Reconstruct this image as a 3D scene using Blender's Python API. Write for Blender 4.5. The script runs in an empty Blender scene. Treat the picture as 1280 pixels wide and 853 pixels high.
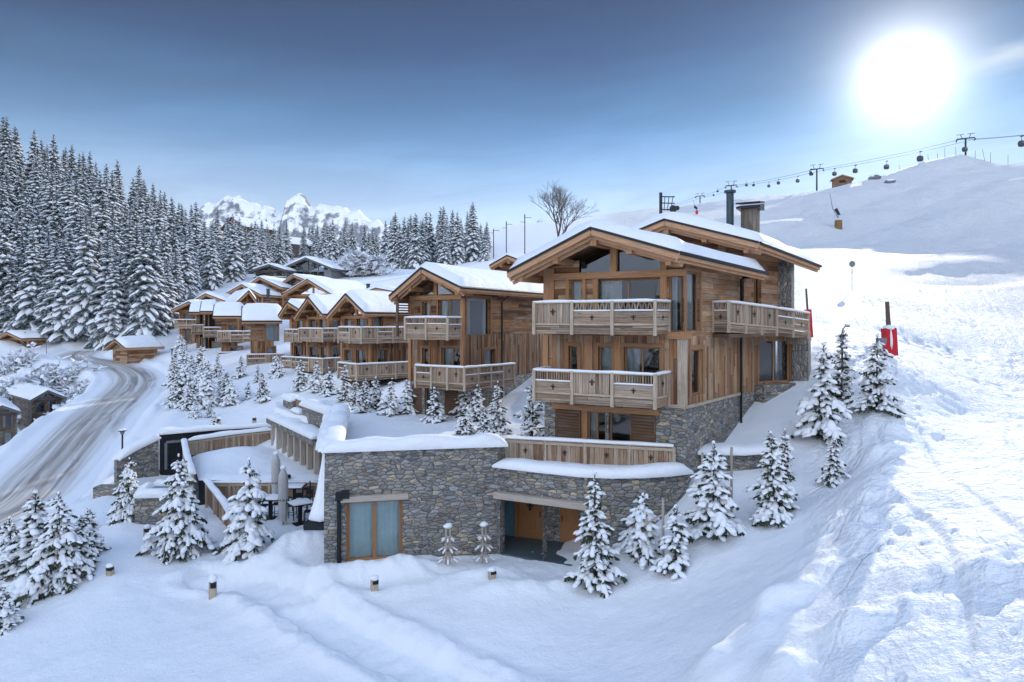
import bpy, math, random
import numpy as np
from mathutils import Vector, Matrix
R = random.Random(7)
PI = math.pi
scene = bpy.context.scene
COL = scene.collection
F = 853.3; HOR = 400.0; CZ = 10.0
def rx(px): return (px - 640.0) / F
def at(px, py, Y): return Vector((rx(px) * Y, Y, CZ - (py - HOR) / F * Y))
def zat(py, Y): return CZ - (py - HOR) / F * Y
AZ_S, EL_S = math.radians(29.9), math.radians(17.2)
SUN = Vector((math.sin(AZ_S) * math.cos(EL_S), math.cos(AZ_S) * math.cos(EL_S), math.sin(EL_S)))

# ---------------------------------------------------------------- noise
def _h(ix, iy, s):
    v = np.sin(ix * 127.1 + iy * 311.7 + s * 74.7) * 43758.5453
    return v - np.floor(v)
def vn(x, y, s=0):
    x = np.asarray(x, float); y = np.asarray(y, float)
    ix = np.floor(x); iy = np.floor(y); fx = x - ix; fy = y - iy
    fx = fx * fx * fx * (fx * (fx * 6 - 15) + 10); fy = fy * fy * fy * (fy * (fy * 6 - 15) + 10)
    a = _h(ix, iy, s); b = _h(ix + 1, iy, s); c = _h(ix, iy + 1, s); d = _h(ix + 1, iy + 1, s)
    return (a + (b - a) * fx) * (1 - fy) + (c + (d - c) * fx) * fy
def fbm(x, y, s=0, o=4):
    t = 0; a = 0.5; x = np.asarray(x, float); y = np.asarray(y, float)
    for k in range(o):
        t = t + a * (vn(x, y, s + k * 13) - 0.5); 
        x, y = (x * 1.6 - y * 1.2) + 3.1, (x * 1.2 + y * 1.6) + 7.7; a *= 0.5
    return t
def sstep(a, b, x):
    t = np.clip((x - a) / (b - a), 0, 1); return t * t * (3 - 2 * t)

# ---------------------------------------------------------------- mesh builder
class MB:
    def __init__(s): s.v = []; s.f = []; s.m = []; s.uv = []; s.sm = []
    def face(s, pts, m=0, uv=None, smooth=False):
        pts = [Vector(p) for p in pts]
        if uv is None:
            n = Vector((0, 0, 0))
            for i in range(1, len(pts) - 1): n += (pts[i] - pts[0]).cross(pts[i + 1] - pts[0])
            if n.length > 1e-12: n.normalize()
            if abs(n.z) > 0.8: uv = [(p.x, p.y) for p in pts]
            else:
                t = Vector((0, 0, 1)).cross(n); t.normalize(); b = n.cross(t)
                uv = [(p.dot(t), p.dot(b)) for p in pts]
        i0 = len(s.v); s.v += [tuple(p) for p in pts]
        s.f.append(tuple(range(i0, i0 + len(pts)))); s.m.append(m); s.uv += list(uv); s.sm.append(smooth)
    def grid(s, P, m=0, smooth=True, uvs=1.0, close=False):
        """P: rows x cols of points, shared vertices"""
        nr, nc = len(P), len(P[0]); i0 = len(s.v)
        for row in P: s.v += [tuple(p) for p in row]
        for i in range(nr - 1):
            for j in range(nc - 1 + (1 if close else 0)):
                j2 = (j + 1) % nc
                q = (i0 + i * nc + j, i0 + i * nc + j2, i0 + (i + 1) * nc + j2, i0 + (i + 1) * nc + j)
                s.f.append(q); s.m.append(m); s.sm.append(smooth)
                for k in q: s.uv.append((s.v[k][0] * uvs, s.v[k][1] * uvs))
    def raw(s, V, Fs, m=0, smooth=True):
        i0 = len(s.v); s.v += [tuple(p) for p in V]
        for f in Fs:
            s.f.append(tuple(i0 + k for k in f)); s.m.append(m); s.sm.append(smooth)
            for k in f: s.uv.append((V[k][0], V[k][1]))
    def obox(s, c, ax, ay, az, m=0):
        """oriented box: centre and three half-axis vectors; grain follows the longest axis"""
        c = Vector(c); A = [Vector(ax), Vector(ay), Vector(az)]
        if A[0].cross(A[1]).dot(A[2]) < 0: A[0] = -A[0]
        L = max(range(3), key=lambda k: A[k].length)
        off = (R.random() * 7, R.random() * 7)
        for k in range(3):
            o1, o2 = (k + 1) % 3, (k + 2) % 3
            for sg in (1, -1):
                cs = [(-1, -1), (1, -1), (1, 1), (-1, 1)]
                if sg < 0: cs.reverse()
                pts = []; uv = []
                for a, b in cs:
                    pts.append(c + A[k] * sg + A[o1] * a + A[o2] * b)
                    ca, cb = a * A[o1].length, b * A[o2].length
                    uv.append((off[0] + (ca if o1 == L else cb), off[1] + (cb if o1 == L else ca)))
                s.face(pts, m, uv)
    def box(s, x0, x1, y0, y1, z0, z1, m=0):
        s.obox(((x0 + x1) / 2, (y0 + y1) / 2, (z0 + z1) / 2), ((x1 - x0) / 2, 0, 0), (0, (y1 - y0) / 2, 0), (0, 0, (z1 - z0) / 2), m)
    def beam(s, p0, p1, w, h, m=0, up=(0, 0, 1)):
        p0 = Vector(p0); p1 = Vector(p1); d = p1 - p0
        if d.length < 1e-6: return
        dn = d.normalized(); up = Vector(up)
        if abs(dn.dot(up)) > 0.98: up = Vector((0, 1, 0))
        sd = dn.cross(up).normalized(); u = sd.cross(dn).normalized()
        s.obox((p0 + p1) / 2, d / 2, sd * w / 2, u * h / 2, m)
    def tube(s, pts, r, n=8, m=0, caps=True):
        pts = [Vector(p) for p in pts]; rr = r if isinstance(r, (list, tuple)) else [r] * len(pts)
        rows = []
        for i, p in enumerate(pts):
            d = (pts[min(i + 1, len(pts) - 1)] - pts[max(i - 1, 0)])
            d = d.normalized() if d.length > 1e-9 else Vector((0, 0, 1))
            a = d.cross(Vector((0, 0, 1)) if abs(d.z) < 0.9 else Vector((0, 1, 0))).normalized(); b = d.cross(a)
            rows.append([p + (a * math.cos(2 * PI * k / n) + b * math.sin(2 * PI * k / n)) * rr[i] for k in range(n)])
        s.grid(rows, m, True, close=True)
        if caps:
            s.face(list(rows[0]), m); s.face(list(reversed(rows[-1])), m)
    def prism(s, poly, z0, z1, m=0, mtop=None):
        """polygon (x,y) ccw extruded in z"""
        n = len(poly); zz0 = z0 if isinstance(z0, (list, tuple)) else [z0] * n; zz1 = z1 if isinstance(z1, (list, tuple)) else [z1] * n
        s.face([(p[0], p[1], z) for p, z in zip(poly, zz1)], m if mtop is None else mtop)
        s.face([(p[0], p[1], z) for p, z in reversed(list(zip(poly, zz0)))], m)
        for i in range(n):
            j = (i + 1) % n; a, b = poly[i], poly[j]
            s.face([(a[0], a[1], zz0[i]), (b[0], b[1], zz0[j]), (b[0], b[1], zz1[j]), (a[0], a[1], zz1[i])], m)
    def slab(s, pts, th, m=0, nrm=None):
        """planar polygon given thickness along nrm (default: its normal), front first"""
        pts = [Vector(p) for p in pts]; n = (pts[1] - pts[0]).cross(pts[2] - pts[0]).normalized() if nrm is None else Vector(nrm)
        b = [p - n * th for p in pts]
        s.face(pts, m); s.face(list(reversed(b)), m)
        for i in range(len(pts)):
            j = (i + 1) % len(pts); s.face([pts[i], b[i], b[j], pts[j]], m)
    def ell(s, c, rx_, ry_, rz_, m=0, n=10, k=6, jit=0.0, rot=None):
        rows = []
        for i in range(k + 1):
            th = PI * i / k; row = []
            for j in range(n):
                ph = 2 * PI * j / n; q = 1 + (R.random() - 0.5) * jit
                p = Vector((rx_ * math.sin(th) * math.cos(ph) * q, ry_ * math.sin(th) * math.sin(ph) * q, rz_ * math.cos(th) * q))
                if rot is not None: p = rot @ p
                row.append(Vector(c) + p)
            if i in (0, k): row = [Vector(c) + ((rot @ Vector((0, 0, rz_ * math.cos(th)))) if rot is not None else Vector((0, 0, rz_ * math.cos(th))))] * n
            rows.append(row)
        s.grid(list(reversed(rows)), m, True, close=True)
    def mesh(s, name, mats):
        me = bpy.data.meshes.new(name); me.from_pydata(s.v, [], s.f)
        for mt in mats: me.materials.append(mt)
        me.polygons.foreach_set('material_index', s.m); me.polygons.foreach_set('use_smooth', s.sm)
        ul = me.uv_layers.new(name='UVMap'); ul.data.foreach_set('uv', np.array(s.uv, dtype=np.float32).ravel())
        me.update(); return me
    def build(s, name, mats, parent=None, label=None):
        if not isinstance(mats, (list, tuple)): mats = [mats]
        o = bpy.data.objects.new(name, s.mesh(name, mats)); COL.objects.link(o)
        if parent is not None: o.parent = parent
        if label: o['label'] = label
        return o
def tag(o, label=None, cat=None, group=None, kind=None):
    if label: o['label'] = label
    if cat: o['category'] = cat
    if group: o['group'] = group
    if kind: o['kind'] = kind
    return o
def empty(name, loc, rz=0.0, label=None, cat=None, group=None):
    o = bpy.data.objects.new(name, None); COL.objects.link(o); o.location = loc; o.rotation_euler = (0, 0, rz); o.empty_display_size = 0.3
    return tag(o, label, cat, group)
def copy_tree(o, parent=None):
    c = o.copy(); COL.objects.link(c)
    if parent is not None: c.parent = parent
    for ch in list(o.children): copy_tree(ch, c)
    return c
def place(proto, used, loc, rz=0, sc=1.0, label=None, group=None, szf=1.0):
    o = proto if not used else copy_tree(proto)
    o.location = loc; o.rotation_euler = (0, 0, rz); o.scale = (sc, sc, sc * szf)
    if label: o['label'] = label
    if group: o['group'] = group
    return o

# ---------------------------------------------------------------- materials
class NT:
    def __init__(s, name):
        s.mat = bpy.data.materials.new(name); s.mat.use_nodes = True; s.t = s.mat.node_tree
        s.b = s.t.nodes['Principled BSDF']; s.b.inputs['Roughness'].default_value = 0.85
        try: s.b.inputs['Specular IOR Level'].default_value = 0.25
        except Exception: pass
    def n(s, ty, **kw):
        nd = s.t.nodes.new(ty)
        for k, v in kw.items(): setattr(nd, k, v)
        return nd
    def l(s, a, b): s.t.links.new(a, b)
    def uv(s): return s.n('ShaderNodeTexCoord').outputs['UV']
    def obj(s): return s.n('ShaderNodeTexCoord').outputs['Object']
    def geo(s): return s.n('ShaderNodeNewGeometry')
    def math(s, op, a, b=None, c=None):
        nd = s.n('ShaderNodeMath', operation=op)
        for i, x in enumerate((a, b, c)):
            if x is None: continue
            if isinstance(x, (int, float)): nd.inputs[i].default_value = x
            else: s.l(x, nd.inputs[i])
        return nd.outputs[0]
    def comb(s, x, y, z=0.0):
        nd = s.n('ShaderNodeCombineXYZ')
        for i, q in enumerate((x, y, z)):
            if isinstance(q, (int, float)): nd.inputs[i].default_value = q
            else: s.l(q, nd.inputs[i])
        return nd.outputs[0]
    def sep(s, v):
        nd = s.n('ShaderNodeSeparateXYZ'); s.l(v, nd.inputs[0]); return nd.outputs
    def noise(s, vec, scale, detail=3, rough=0.55, dist=0.0, out='Fac'):
        nd = s.n('ShaderNodeTexNoise'); s.l(vec, nd.inputs['Vector']); nd.inputs['Scale'].default_value = scale
        nd.inputs['Detail'].default_value = detail; nd.inputs['Roughness'].default_value = rough; nd.inputs['Distortion'].default_value = dist
        return nd.outputs[out]
    def ramp(s, fac, stops, interp='LINEAR'):
        nd = s.n('ShaderNodeValToRGB'); nd.color_ramp.interpolation = interp; e = nd.color_ramp.elements
        while len(e) < len(stops): e.new(0.5)
        for q, (p, c) in zip(e, stops):
            q.position = p; q.color = (c[0], c[1], c[2], 1) if not isinstance(c, (int, float)) else (c, c, c, 1)
        s.l(fac, nd.inputs[0]); return nd.outputs[0]
    def mix(s, fac, a, b, mode='MIX'):
        nd = s.n('ShaderNodeMix', data_type='RGBA', blend_type=mode)
        for i, x in ((0, fac), (6, a), (7, b)):
            if isinstance(x, (int, float)): nd.inputs[i].default_value = x
            elif isinstance(x, (tuple, list)): nd.inputs[i].default_value = (x[0], x[1], x[2], 1)
            else: s.l(x, nd.inputs[i])
        return nd.outputs[2]
    def color(s, c):
        if isinstance(c, (tuple, list)): s.b.inputs['Base Color'].default_value = (c[0], c[1], c[2], 1)
        else: s.l(c, s.b.inputs['Base Color'])
    def bump(s, h, strength=0.3, dist=0.02):
        nd = s.n('ShaderNodeBump'); nd.inputs['Strength'].default_value = strength; nd.inputs['Distance'].default_value = dist
        s.l(h, nd.inputs['Height']); s.l(nd.outputs[0], s.b.inputs['Normal'])
    def rough(s, v): s.b.inputs['Roughness'].default_value = v
def plain(name, c, rough=0.7, metal=0.0, var=0.12, scale=6.0):
    k = NT(name); nz = k.noise(k.obj(), scale, 4)
    k.color(k.mix(k.math('MULTIPLY', nz, 1.0), tuple(x * (1 - var * 1.6) for x in c), tuple(min(1, x * (1 + var * 1.2)) for x in c)))
    k.rough(rough); k.b.inputs['Metallic'].default_value = metal; k.bump(nz, 0.15, 0.01); return k.mat
def wood(name, cols, w=0.2, vertical=False, gap=0.035, seg=3.2):
    """boards in UV metres; each board its own tone, grain along the board, thin dark gaps, butt joints"""
    k = NT(name); u = k.sep(k.uv()); a, c = (u[1], u[0]) if vertical else (u[0], u[1])
    oi = k.n('ShaderNodeObjectInfo').outputs['Random']
    q = k.math('DIVIDE', c, w); row = k.math('FLOOR', q); fr = k.math('FRACT', q)
    wn0 = k.n('ShaderNodeTexWhiteNoise', noise_dimensions='2D'); k.l(k.comb(row, oi), wn0.inputs['Vector'])
    if seg:
        sa = k.math('ADD', k.math('DIVIDE', a, seg), k.math('MULTIPLY', wn0.outputs['Value'], 5.3)); sid = k.math('FLOOR', sa); sf = k.math('FRACT', sa)
    else: sid = 0.0; sf = None
    wn = k.n('ShaderNodeTexWhiteNoise', noise_dimensions='3D'); k.l(k.comb(row, sid, oi), wn.inputs['Vector'])
    base = k.ramp(wn.outputs['Value'], [(i / max(1, len(cols) - 1), cc) for i, cc in enumerate(cols)])
    gv = k.comb(k.math('MULTIPLY', a, 1.3), k.math('MULTIPLY', c, 22.0), k.math('MULTIPLY', row, 3.7))
    g = k.noise(gv, 1.0, 5, 0.65, 0.4)
    g2 = k.noise(k.comb(k.math('MULTIPLY', a, 0.5), k.math('MULTIPLY', c, 2.0), row), 1.2, 3)
    col = k.mix(k.ramp(g, [(0.32, 0.6), (0.62, 0.0)]), base, (0.045, 0.028, 0.018))
    col = k.mix(k.ramp(g2, [(0.5, 0.0), (0.75, 0.5)]), col, (0.44, 0.36, 0.29))
    kn = k.n('ShaderNodeTexVoronoi'); k.l(k.comb(k.math('MULTIPLY', a, 1.1), k.math('MULTIPLY', c, 4.2), row), kn.inputs['Vector']); kn.inputs['Scale'].default_value = 1.0
    col = k.mix(k.ramp(kn.outputs['Distance'], [(0.03, 0.85), (0.11, 0.0)]), col, (0.03, 0.016, 0.01))
    ed = k.math('LESS_THAN', fr, gap)
    if sf is not None: ed = k.math('MAXIMUM', ed, k.math('LESS_THAN', sf, 0.006))
    col = k.mix(ed, col, (0.02, 0.014, 0.01)); k.color(col); k.rough(0.8)
    k.bump(k.math('ADD', k.math('MULTIPLY', ed, -1.0), k.math('MULTIPLY', g, 0.35)), 0.6, 0.015)
    return k.mat
def timber(name, c, var=0.35):
    k = NT(name); u = k.sep(k.uv()); oi = k.n('ShaderNodeObjectInfo').outputs['Random']
    off = k.math('MULTIPLY', oi, 31.0)
    g = k.noise(k.comb(k.math('ADD', k.math('MULTIPLY', u[0], 1.6), off), k.math('MULTIPLY', u[1], 26.0), off), 1.0, 5, 0.65, 0.5)
    g2 = k.noise(k.comb(k.math('MULTIPLY', u[0], 0.7), k.math('MULTIPLY', u[1], 3.0), off), 1.0, 3)
    col = k.ramp(g, [(0.25, tuple(x * (1 - 1.6 * var) for x in c)), (0.5, c), (0.8, tuple(min(1, x * (1 + var)) for x in c))])
    col = k.mix(k.ramp(g2, [(0.45, 0.0), (0.75, 0.55)]), col, tuple((x * 0.6 + 0.12) for x in c))
    k.color(col); k.rough(0.8); k.bump(g, 0.5, 0.012); return k.mat
def stone(name, cols, su=3.0, sv=7.2, dark=1.0):
    k = NT(name); u = k.sep(k.uv())
    wob = k.noise(k.comb(u[0], u[1]), 1.3, 2, 0.5, 0, 'Color'); ws = k.sep(wob)
    v = k.comb(k.math('ADD', k.math('MULTIPLY', u[0], su), k.math('MULTIPLY', ws[0], 0.9)), k.math('ADD', k.math('MULTIPLY', u[1], sv), k.math('MULTIPLY', ws[1], 0.9)))
    def vor(scale, feat):
        nd = k.n('ShaderNodeTexVoronoi', feature=feat); k.l(v, nd.inputs['Vector']); nd.inputs['Scale'].default_value = scale; nd.inputs['Randomness'].default_value = 0.85; return nd
    a = vor(1.0, 'F1'); e = vor(1.0, 'DISTANCE_TO_EDGE')
    wn = k.n('ShaderNodeTexWhiteNoise', noise_dimensions='3D'); k.l(a.outputs['Color'], wn.inputs['Vector'])
    col = k.ramp(wn.outputs['Value'], [(i / (len(cols) - 1), c) for i, c in enumerate(cols)])
    nz = k.noise(k.comb(u[0], u[1]), 14.0, 5, 0.65)
    col = k.mix(k.ramp(nz, [(0.3, 0.55), (0.6, 0.0)]), col, (0.07, 0.075, 0.08), 'MIX')
    mort = k.ramp(e.outputs['Distance'], [(0.01, 0.9), (0.07, 0.0)])
    col = k.mix(mort, col, (0.07, 0.07, 0.07)); k.color(col); k.rough(0.85)
    hh = k.math('ADD', k.math('MINIMUM', e.outputs['Distance'], 0.22), k.math('MULTIPLY', nz, 0.08))
    hh = k.math('ADD', hh, k.math('MULTIPLY', wn.outputs['Value'], 0.12))
    k.bump(hh, 1.0, 0.16); return k.mat
def snow_mat(name, b1=0.25, scale=2.0, bd=0.05, c=(0.86, 0.875, 0.9)):
    k = NT(name); p = k.geo().outputs['Position']
    n1 = k.noise(p, scale, 5, 0.6); n2 = k.noise(p, scale * 9, 3, 0.6)
    k.color(k.mix(n1, tuple(x * 0.975 for x in c), c)); k.rough(0.7)
    n3 = k.noise(p, scale * 40, 2, 0.6)
    k.bump(k.math('ADD', k.math('ADD', n1, k.math('MULTIPLY', n2, 0.22)), k.math('MULTIPLY', n3, .05)), b1, bd); return k.mat
def ground_mat():
    k = NT('snow_ground'); p = k.geo().outputs['Position']; q = k.sep(p); X, Y = q[0], q[1]
    n1 = k.noise(p, 1.1, 5, 0.6); n2 = k.noise(p, 10, 3, 0.6); n3 = k.noise(p, 44, 2, 0.6); c = (0.86, 0.875, 0.9)
    k.color(k.mix(n1, tuple(x * 0.975 for x in c), c)); k.rough(0.7)
    far = k.math('MAXIMUM', k.math('SUBTRACT', Y, 30.0), 0.0)
    m = k.ramp(k.math('SUBTRACT', k.math('SUBTRACT', X, k.math('MULTIPLY', k.math('SUBTRACT', Y, 12.0), .42)), k.math('ADD', k.math('MULTIPLY', far, .05), 5.2)), [(0.0, 0.0), (1.0, 1.0)])
    m = k.math('MAXIMUM', m, k.math('MULTIPLY', k.ramp(k.math('DIVIDE', k.math('SUBTRACT', Y, 38.0), 30.0), [(0, 0.0), (1, 1.0)]), k.ramp(k.math('DIVIDE', k.math('SUBTRACT', X, k.math('MULTIPLY', Y, .12)), 12.0), [(0, 0.0), (1, 1.0)])))
    w = k.noise(p, .05, 3, .5, 0, 'Color'); ws = k.sep(w)
    a = k.math('ADD', k.math('MULTIPLY', X, .42), k.math('MULTIPLY', Y, .91)); b = k.math('ADD', k.math('SUBTRACT', k.math('MULTIPLY', X, .91), k.math('MULTIPLY', Y, .42)), k.math('MULTIPLY', ws[0], 9.0))
    t1 = k.noise(k.comb(k.math('MULTIPLY', a, .03), k.math('MULTIPLY', b, .7), 0.0), 1.6, 2, .5)
    t2 = k.noise(k.comb(k.math('MULTIPLY', a, .035), k.math('MULTIPLY', k.math('SUBTRACT', b, k.math('MULTIPLY', a, .5)), .7), 4.0), 1.2, 3, .6)
    f1 = k.noise(p, 2.6, 4, .65)
    gr = k.ramp(t1, [(.36, -0.0), (.46, 1.0), (.5, .55), (.62, 1.0)]); gr2 = k.ramp(t2, [(.4, 1.0), (.47, .2), (.53, 1.0)])
    tr = k.math('ADD', k.math('ADD', k.math('MULTIPLY', k.math('MULTIPLY', gr, k.ramp(k.noise(p, .22, 3), [(.45, 0.0), (.6, 1.0)])), .34), k.math('MULTIPLY', k.math('MULTIPLY', gr2, k.ramp(k.noise(p, .13, 3), [(.45, 0.0), (.6, 1.0)])), .34)), k.math('MULTIPLY', f1, 1.0))
    h = k.math('ADD', k.math('ADD', k.math('MULTIPLY', n1, .7), k.math('MULTIPLY', n2, .16)), k.math('MULTIPLY', n3, .04))
    k.bump(k.math('ADD', h, k.math('MULTIPLY', k.math('MULTIPLY', tr, m), k.math('MINIMUM', k.math('ADD', 1.3, k.math('MULTIPLY', far, .09)), 9.0))), .75, .20); return k.mat
M = {}
M['snow'] = snow_mat('snow_soft', 0.7, 1.1, 0.16)
M['tsnow'] = snow_mat('snow_on_branches', 0.35, 5.0, 0.05)
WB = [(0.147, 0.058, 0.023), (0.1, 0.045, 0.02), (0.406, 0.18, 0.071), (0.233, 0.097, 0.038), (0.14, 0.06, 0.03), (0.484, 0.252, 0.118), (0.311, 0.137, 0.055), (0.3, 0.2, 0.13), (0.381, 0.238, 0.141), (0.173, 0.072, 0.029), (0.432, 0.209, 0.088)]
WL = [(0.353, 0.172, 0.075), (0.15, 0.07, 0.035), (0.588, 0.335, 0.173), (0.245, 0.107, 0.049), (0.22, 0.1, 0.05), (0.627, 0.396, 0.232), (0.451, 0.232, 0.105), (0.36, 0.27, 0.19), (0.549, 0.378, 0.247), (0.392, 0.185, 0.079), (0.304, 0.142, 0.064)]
WG = [(0.347, 0.245, 0.167), (0.514, 0.381, 0.273), (0.283, 0.182, 0.116), (0.592, 0.455, 0.338), (0.424, 0.278, 0.177), (0.2, 0.13, 0.085), (0.46, 0.39, 0.31), (0.15, 0.1, 0.07)]
WD = [(0.115, 0.06, 0.035), (0.23, 0.125, 0.069), (0.162, 0.083, 0.044), (0.27, 0.163, 0.092), (0.203, 0.15, 0.109)]
M['wh'] = wood('planks_horizontal', WB, 0.21); M['wv'] = wood('planks_vertical', WB, 0.17, True)
M['whl'] = wood('planks_horizontal_pale', WL, 0.24); M['wvl'] = wood('planks_vertical_pale', WL, 0.19, True)  # paler board tones, for the large chalet and the shed
M['whd'] = wood('planks_horizontal_dark', WD, 0.2); M['wvd'] = wood('planks_vertical_dark', WD, 0.17, True)
M['rail'] = timber('weathered_rail', (0.46, 0.37, 0.28), .45); M['bal'] = wood('balcony_boards', WG, 0.13, True, 0.06, 0)
M['balh'] = wood('balcony_planks', WG, 0.17, False, 0.05)
M['beam'] = timber('timber_beam', (0.42, 0.215, 0.10)); M['beamd'] = timber('timber_dark', (0.13, 0.075, 0.045)); M['fascia'] = timber('fascia_timber', (0.50, 0.28, 0.155))
M['soffit'] = wood('soffit_boards', [(0.47, 0.25, 0.11), (0.55, 0.31, 0.145), (0.36, 0.175, 0.08), (0.5, 0.28, 0.135)], 0.22)
M['door'] = timber('oiled_door', (0.36, 0.165, 0.06), 0.25); M['frame'] = timber('window_frame_wood', (0.31, 0.16, 0.075), 0.25)
M['fence'] = wood('fence_boards', [(0.26, 0.16, 0.10), (0.38, 0.28, 0.20), (0.20, 0.115, 0.07), (0.34, 0.26, 0.19)], 0.22, True, 0.05, 0)
M['fboards'] = wood('fence_uprights', [(0.30, 0.17, 0.10), (0.46, 0.33, 0.23), (0.24, 0.13, 0.075), (0.40, 0.30, 0.22), (0.52, 0.41, 0.31)], .9, False, 0.0, 0)
M['pboards'] = wood('balcony_uprights', WG, .9, False, 0.0, 0)
M['lintel'] = timber('pale_lintel', (0.44, 0.38, 0.32), 0.2)
ST = [(0.197, 0.204, 0.203), (0.393, 0.38, 0.357), (0.151, 0.156, 0.16), (0.514, 0.448, 0.357), (0.257, 0.258, 0.258), (0.332, 0.272, 0.19), (0.423, 0.421, 0.418), (0.212, 0.21, 0.196), (0.635, 0.516, 0.369)]
M['stone'] = stone('slate_masonry', ST); M['stoneb'] = stone('coarse_masonry', ST[1:], 2.8, 6.0)
M['metal'] = plain('dark_metal', (0.028, 0.03, 0.034), 0.45, 0.6); M['black'] = plain('black_paint', (0.016, 0.018, 0.022), 0.55)
M['chim'] = plain('chimney_steel', (0.05, 0.075, 0.09), 0.4, 0.5); M['grey'] = plain('galvanised_grey', (0.2, 0.21, 0.22), 0.5, 0.4)
M['red'] = plain('red_pad', (0.55, 0.02, 0.03), 0.5); M['curtain'] = plain('pale_curtain', (0.62, 0.63, 0.6), 0.9)
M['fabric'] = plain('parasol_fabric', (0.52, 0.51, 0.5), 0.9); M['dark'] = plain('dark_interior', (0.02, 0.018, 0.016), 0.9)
M['yellow'] = plain('gun_yellow', (0.2, 0.12, 0.05), 0.6); M['cab'] = plain('cabin_shell', (0.05, 0.06, 0.075), 0.35)
M['emblem'] = plain('emblem_iron', (0.025, 0.02, 0.018), 0.6); M['pave'] = plain('porch_slate', (0.085, 0.12, 0.135), 0.5)
M['water'] = plain('tub_cover', (0.1, 0.13, 0.16), 0.15)
def glass(name, tint, refl=1.0):
    k = NT(name); t = k.t; out = t.nodes['Material Output']
    fr = k.n('ShaderNodeFresnel'); fr.inputs['IOR'].default_value = 1.65
    gl = k.n('ShaderNodeBsdfGlossy'); gl.inputs['Roughness'].default_value = 0.02; gl.inputs['Color'].default_value = (0.95, 0.97, 1, 1)
    tr = k.n('ShaderNodeBsdfTransparent'); tr.inputs['Color'].default_value = tint + (1,)
    mx = k.n('ShaderNodeMixShader'); k.l(k.math('MINIMUM', k.math('MULTIPLY', k.math('ADD', fr.outputs[0], 0.06), refl), 1.0), mx.inputs[0]); k.l(tr.outputs[0], mx.inputs[1]); k.l(gl.outputs[0], mx.inputs[2])
    k.l(mx.outputs[0], out.inputs['Surface']); return k.mat
M['glass'] = glass('window_glass', (0.6, 0.66, 0.69), .72)
M['glassb'] = glass('entrance_glass', (0.75, 0.9, 0.95), 0.7)
def foliage(name, a, b, frost=0.0):
    k = NT(name); oi = k.n('ShaderNodeObjectInfo').outputs['Random']; nz = k.noise(k.obj(), 1.6, 3)
    col = k.mix(k.math('ADD', k.math('MULTIPLY', nz, 0.7), k.math('MULTIPLY', oi, 0.3)), a, b)
    if frost: col = k.mix(k.ramp(k.noise(k.obj(), 5.5, 4, .7), [(.46, 0.0), (.62, frost * 1.6)]), col, (.62, .67, .74))
    k.color(col); k.rough(0.8); return k.mat
M['needle'] = foliage('fir_needles', (0.022, 0.034, 0.022), (0.065, 0.082, 0.042)); M['needled'] = foliage('spruce_needles', (0.022, 0.036, 0.034), (0.06, 0.078, 0.062), .5)
M['bark'] = plain('bark', (0.085, 0.06, 0.045), 0.95, 0, 0.3); M['twig'] = plain('bare_twigs', (0.13, 0.10, 0.085), 0.95)
def rock_mat():
    k = NT('rock_and_snow'); g = k.geo(); nz = k.sep(g.outputs['Normal'])[2]; p = g.outputs['Position']
    n1 = k.noise(p, 0.012, 6, 0.65); n2 = k.noise(p, 0.05, 4, 0.6)
    f = k.math('ADD', nz, k.math('MULTIPLY', k.math('SUBTRACT', n1, 0.5), 1.5))
    sn = k.ramp(f, [(0.50, 0.0), (0.66, 1.0)])
    rk = k.ramp(n2, [(0.3, (0.09, 0.105, 0.14)), (0.7, (0.24, 0.245, 0.27))])
    k.color(k.mix(sn, rk, (0.84, 0.86, 0.9))); k.bump(n1, 0.5, 20.0); return k.mat
M['rock'] = rock_mat()

M['gfascia'] = timber('grey_fascia', (0.16, 0.155, 0.15)); M['gwood'] = wood('grey_brown_planks', [(0.10, 0.085, 0.07), (0.17, 0.14, 0.11), (0.13, 0.11, 0.095), (0.07, 0.058, 0.048)], 0.22)
M['ground'] = ground_mat()
def recolour(root, mp):
    for o in root.children_recursive:
        if o.type == 'MESH':
            for i, m in enumerate(o.data.materials):
                for a, b in mp.items():
                    if m == M[a]: o.data.materials[i] = M[b]
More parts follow.
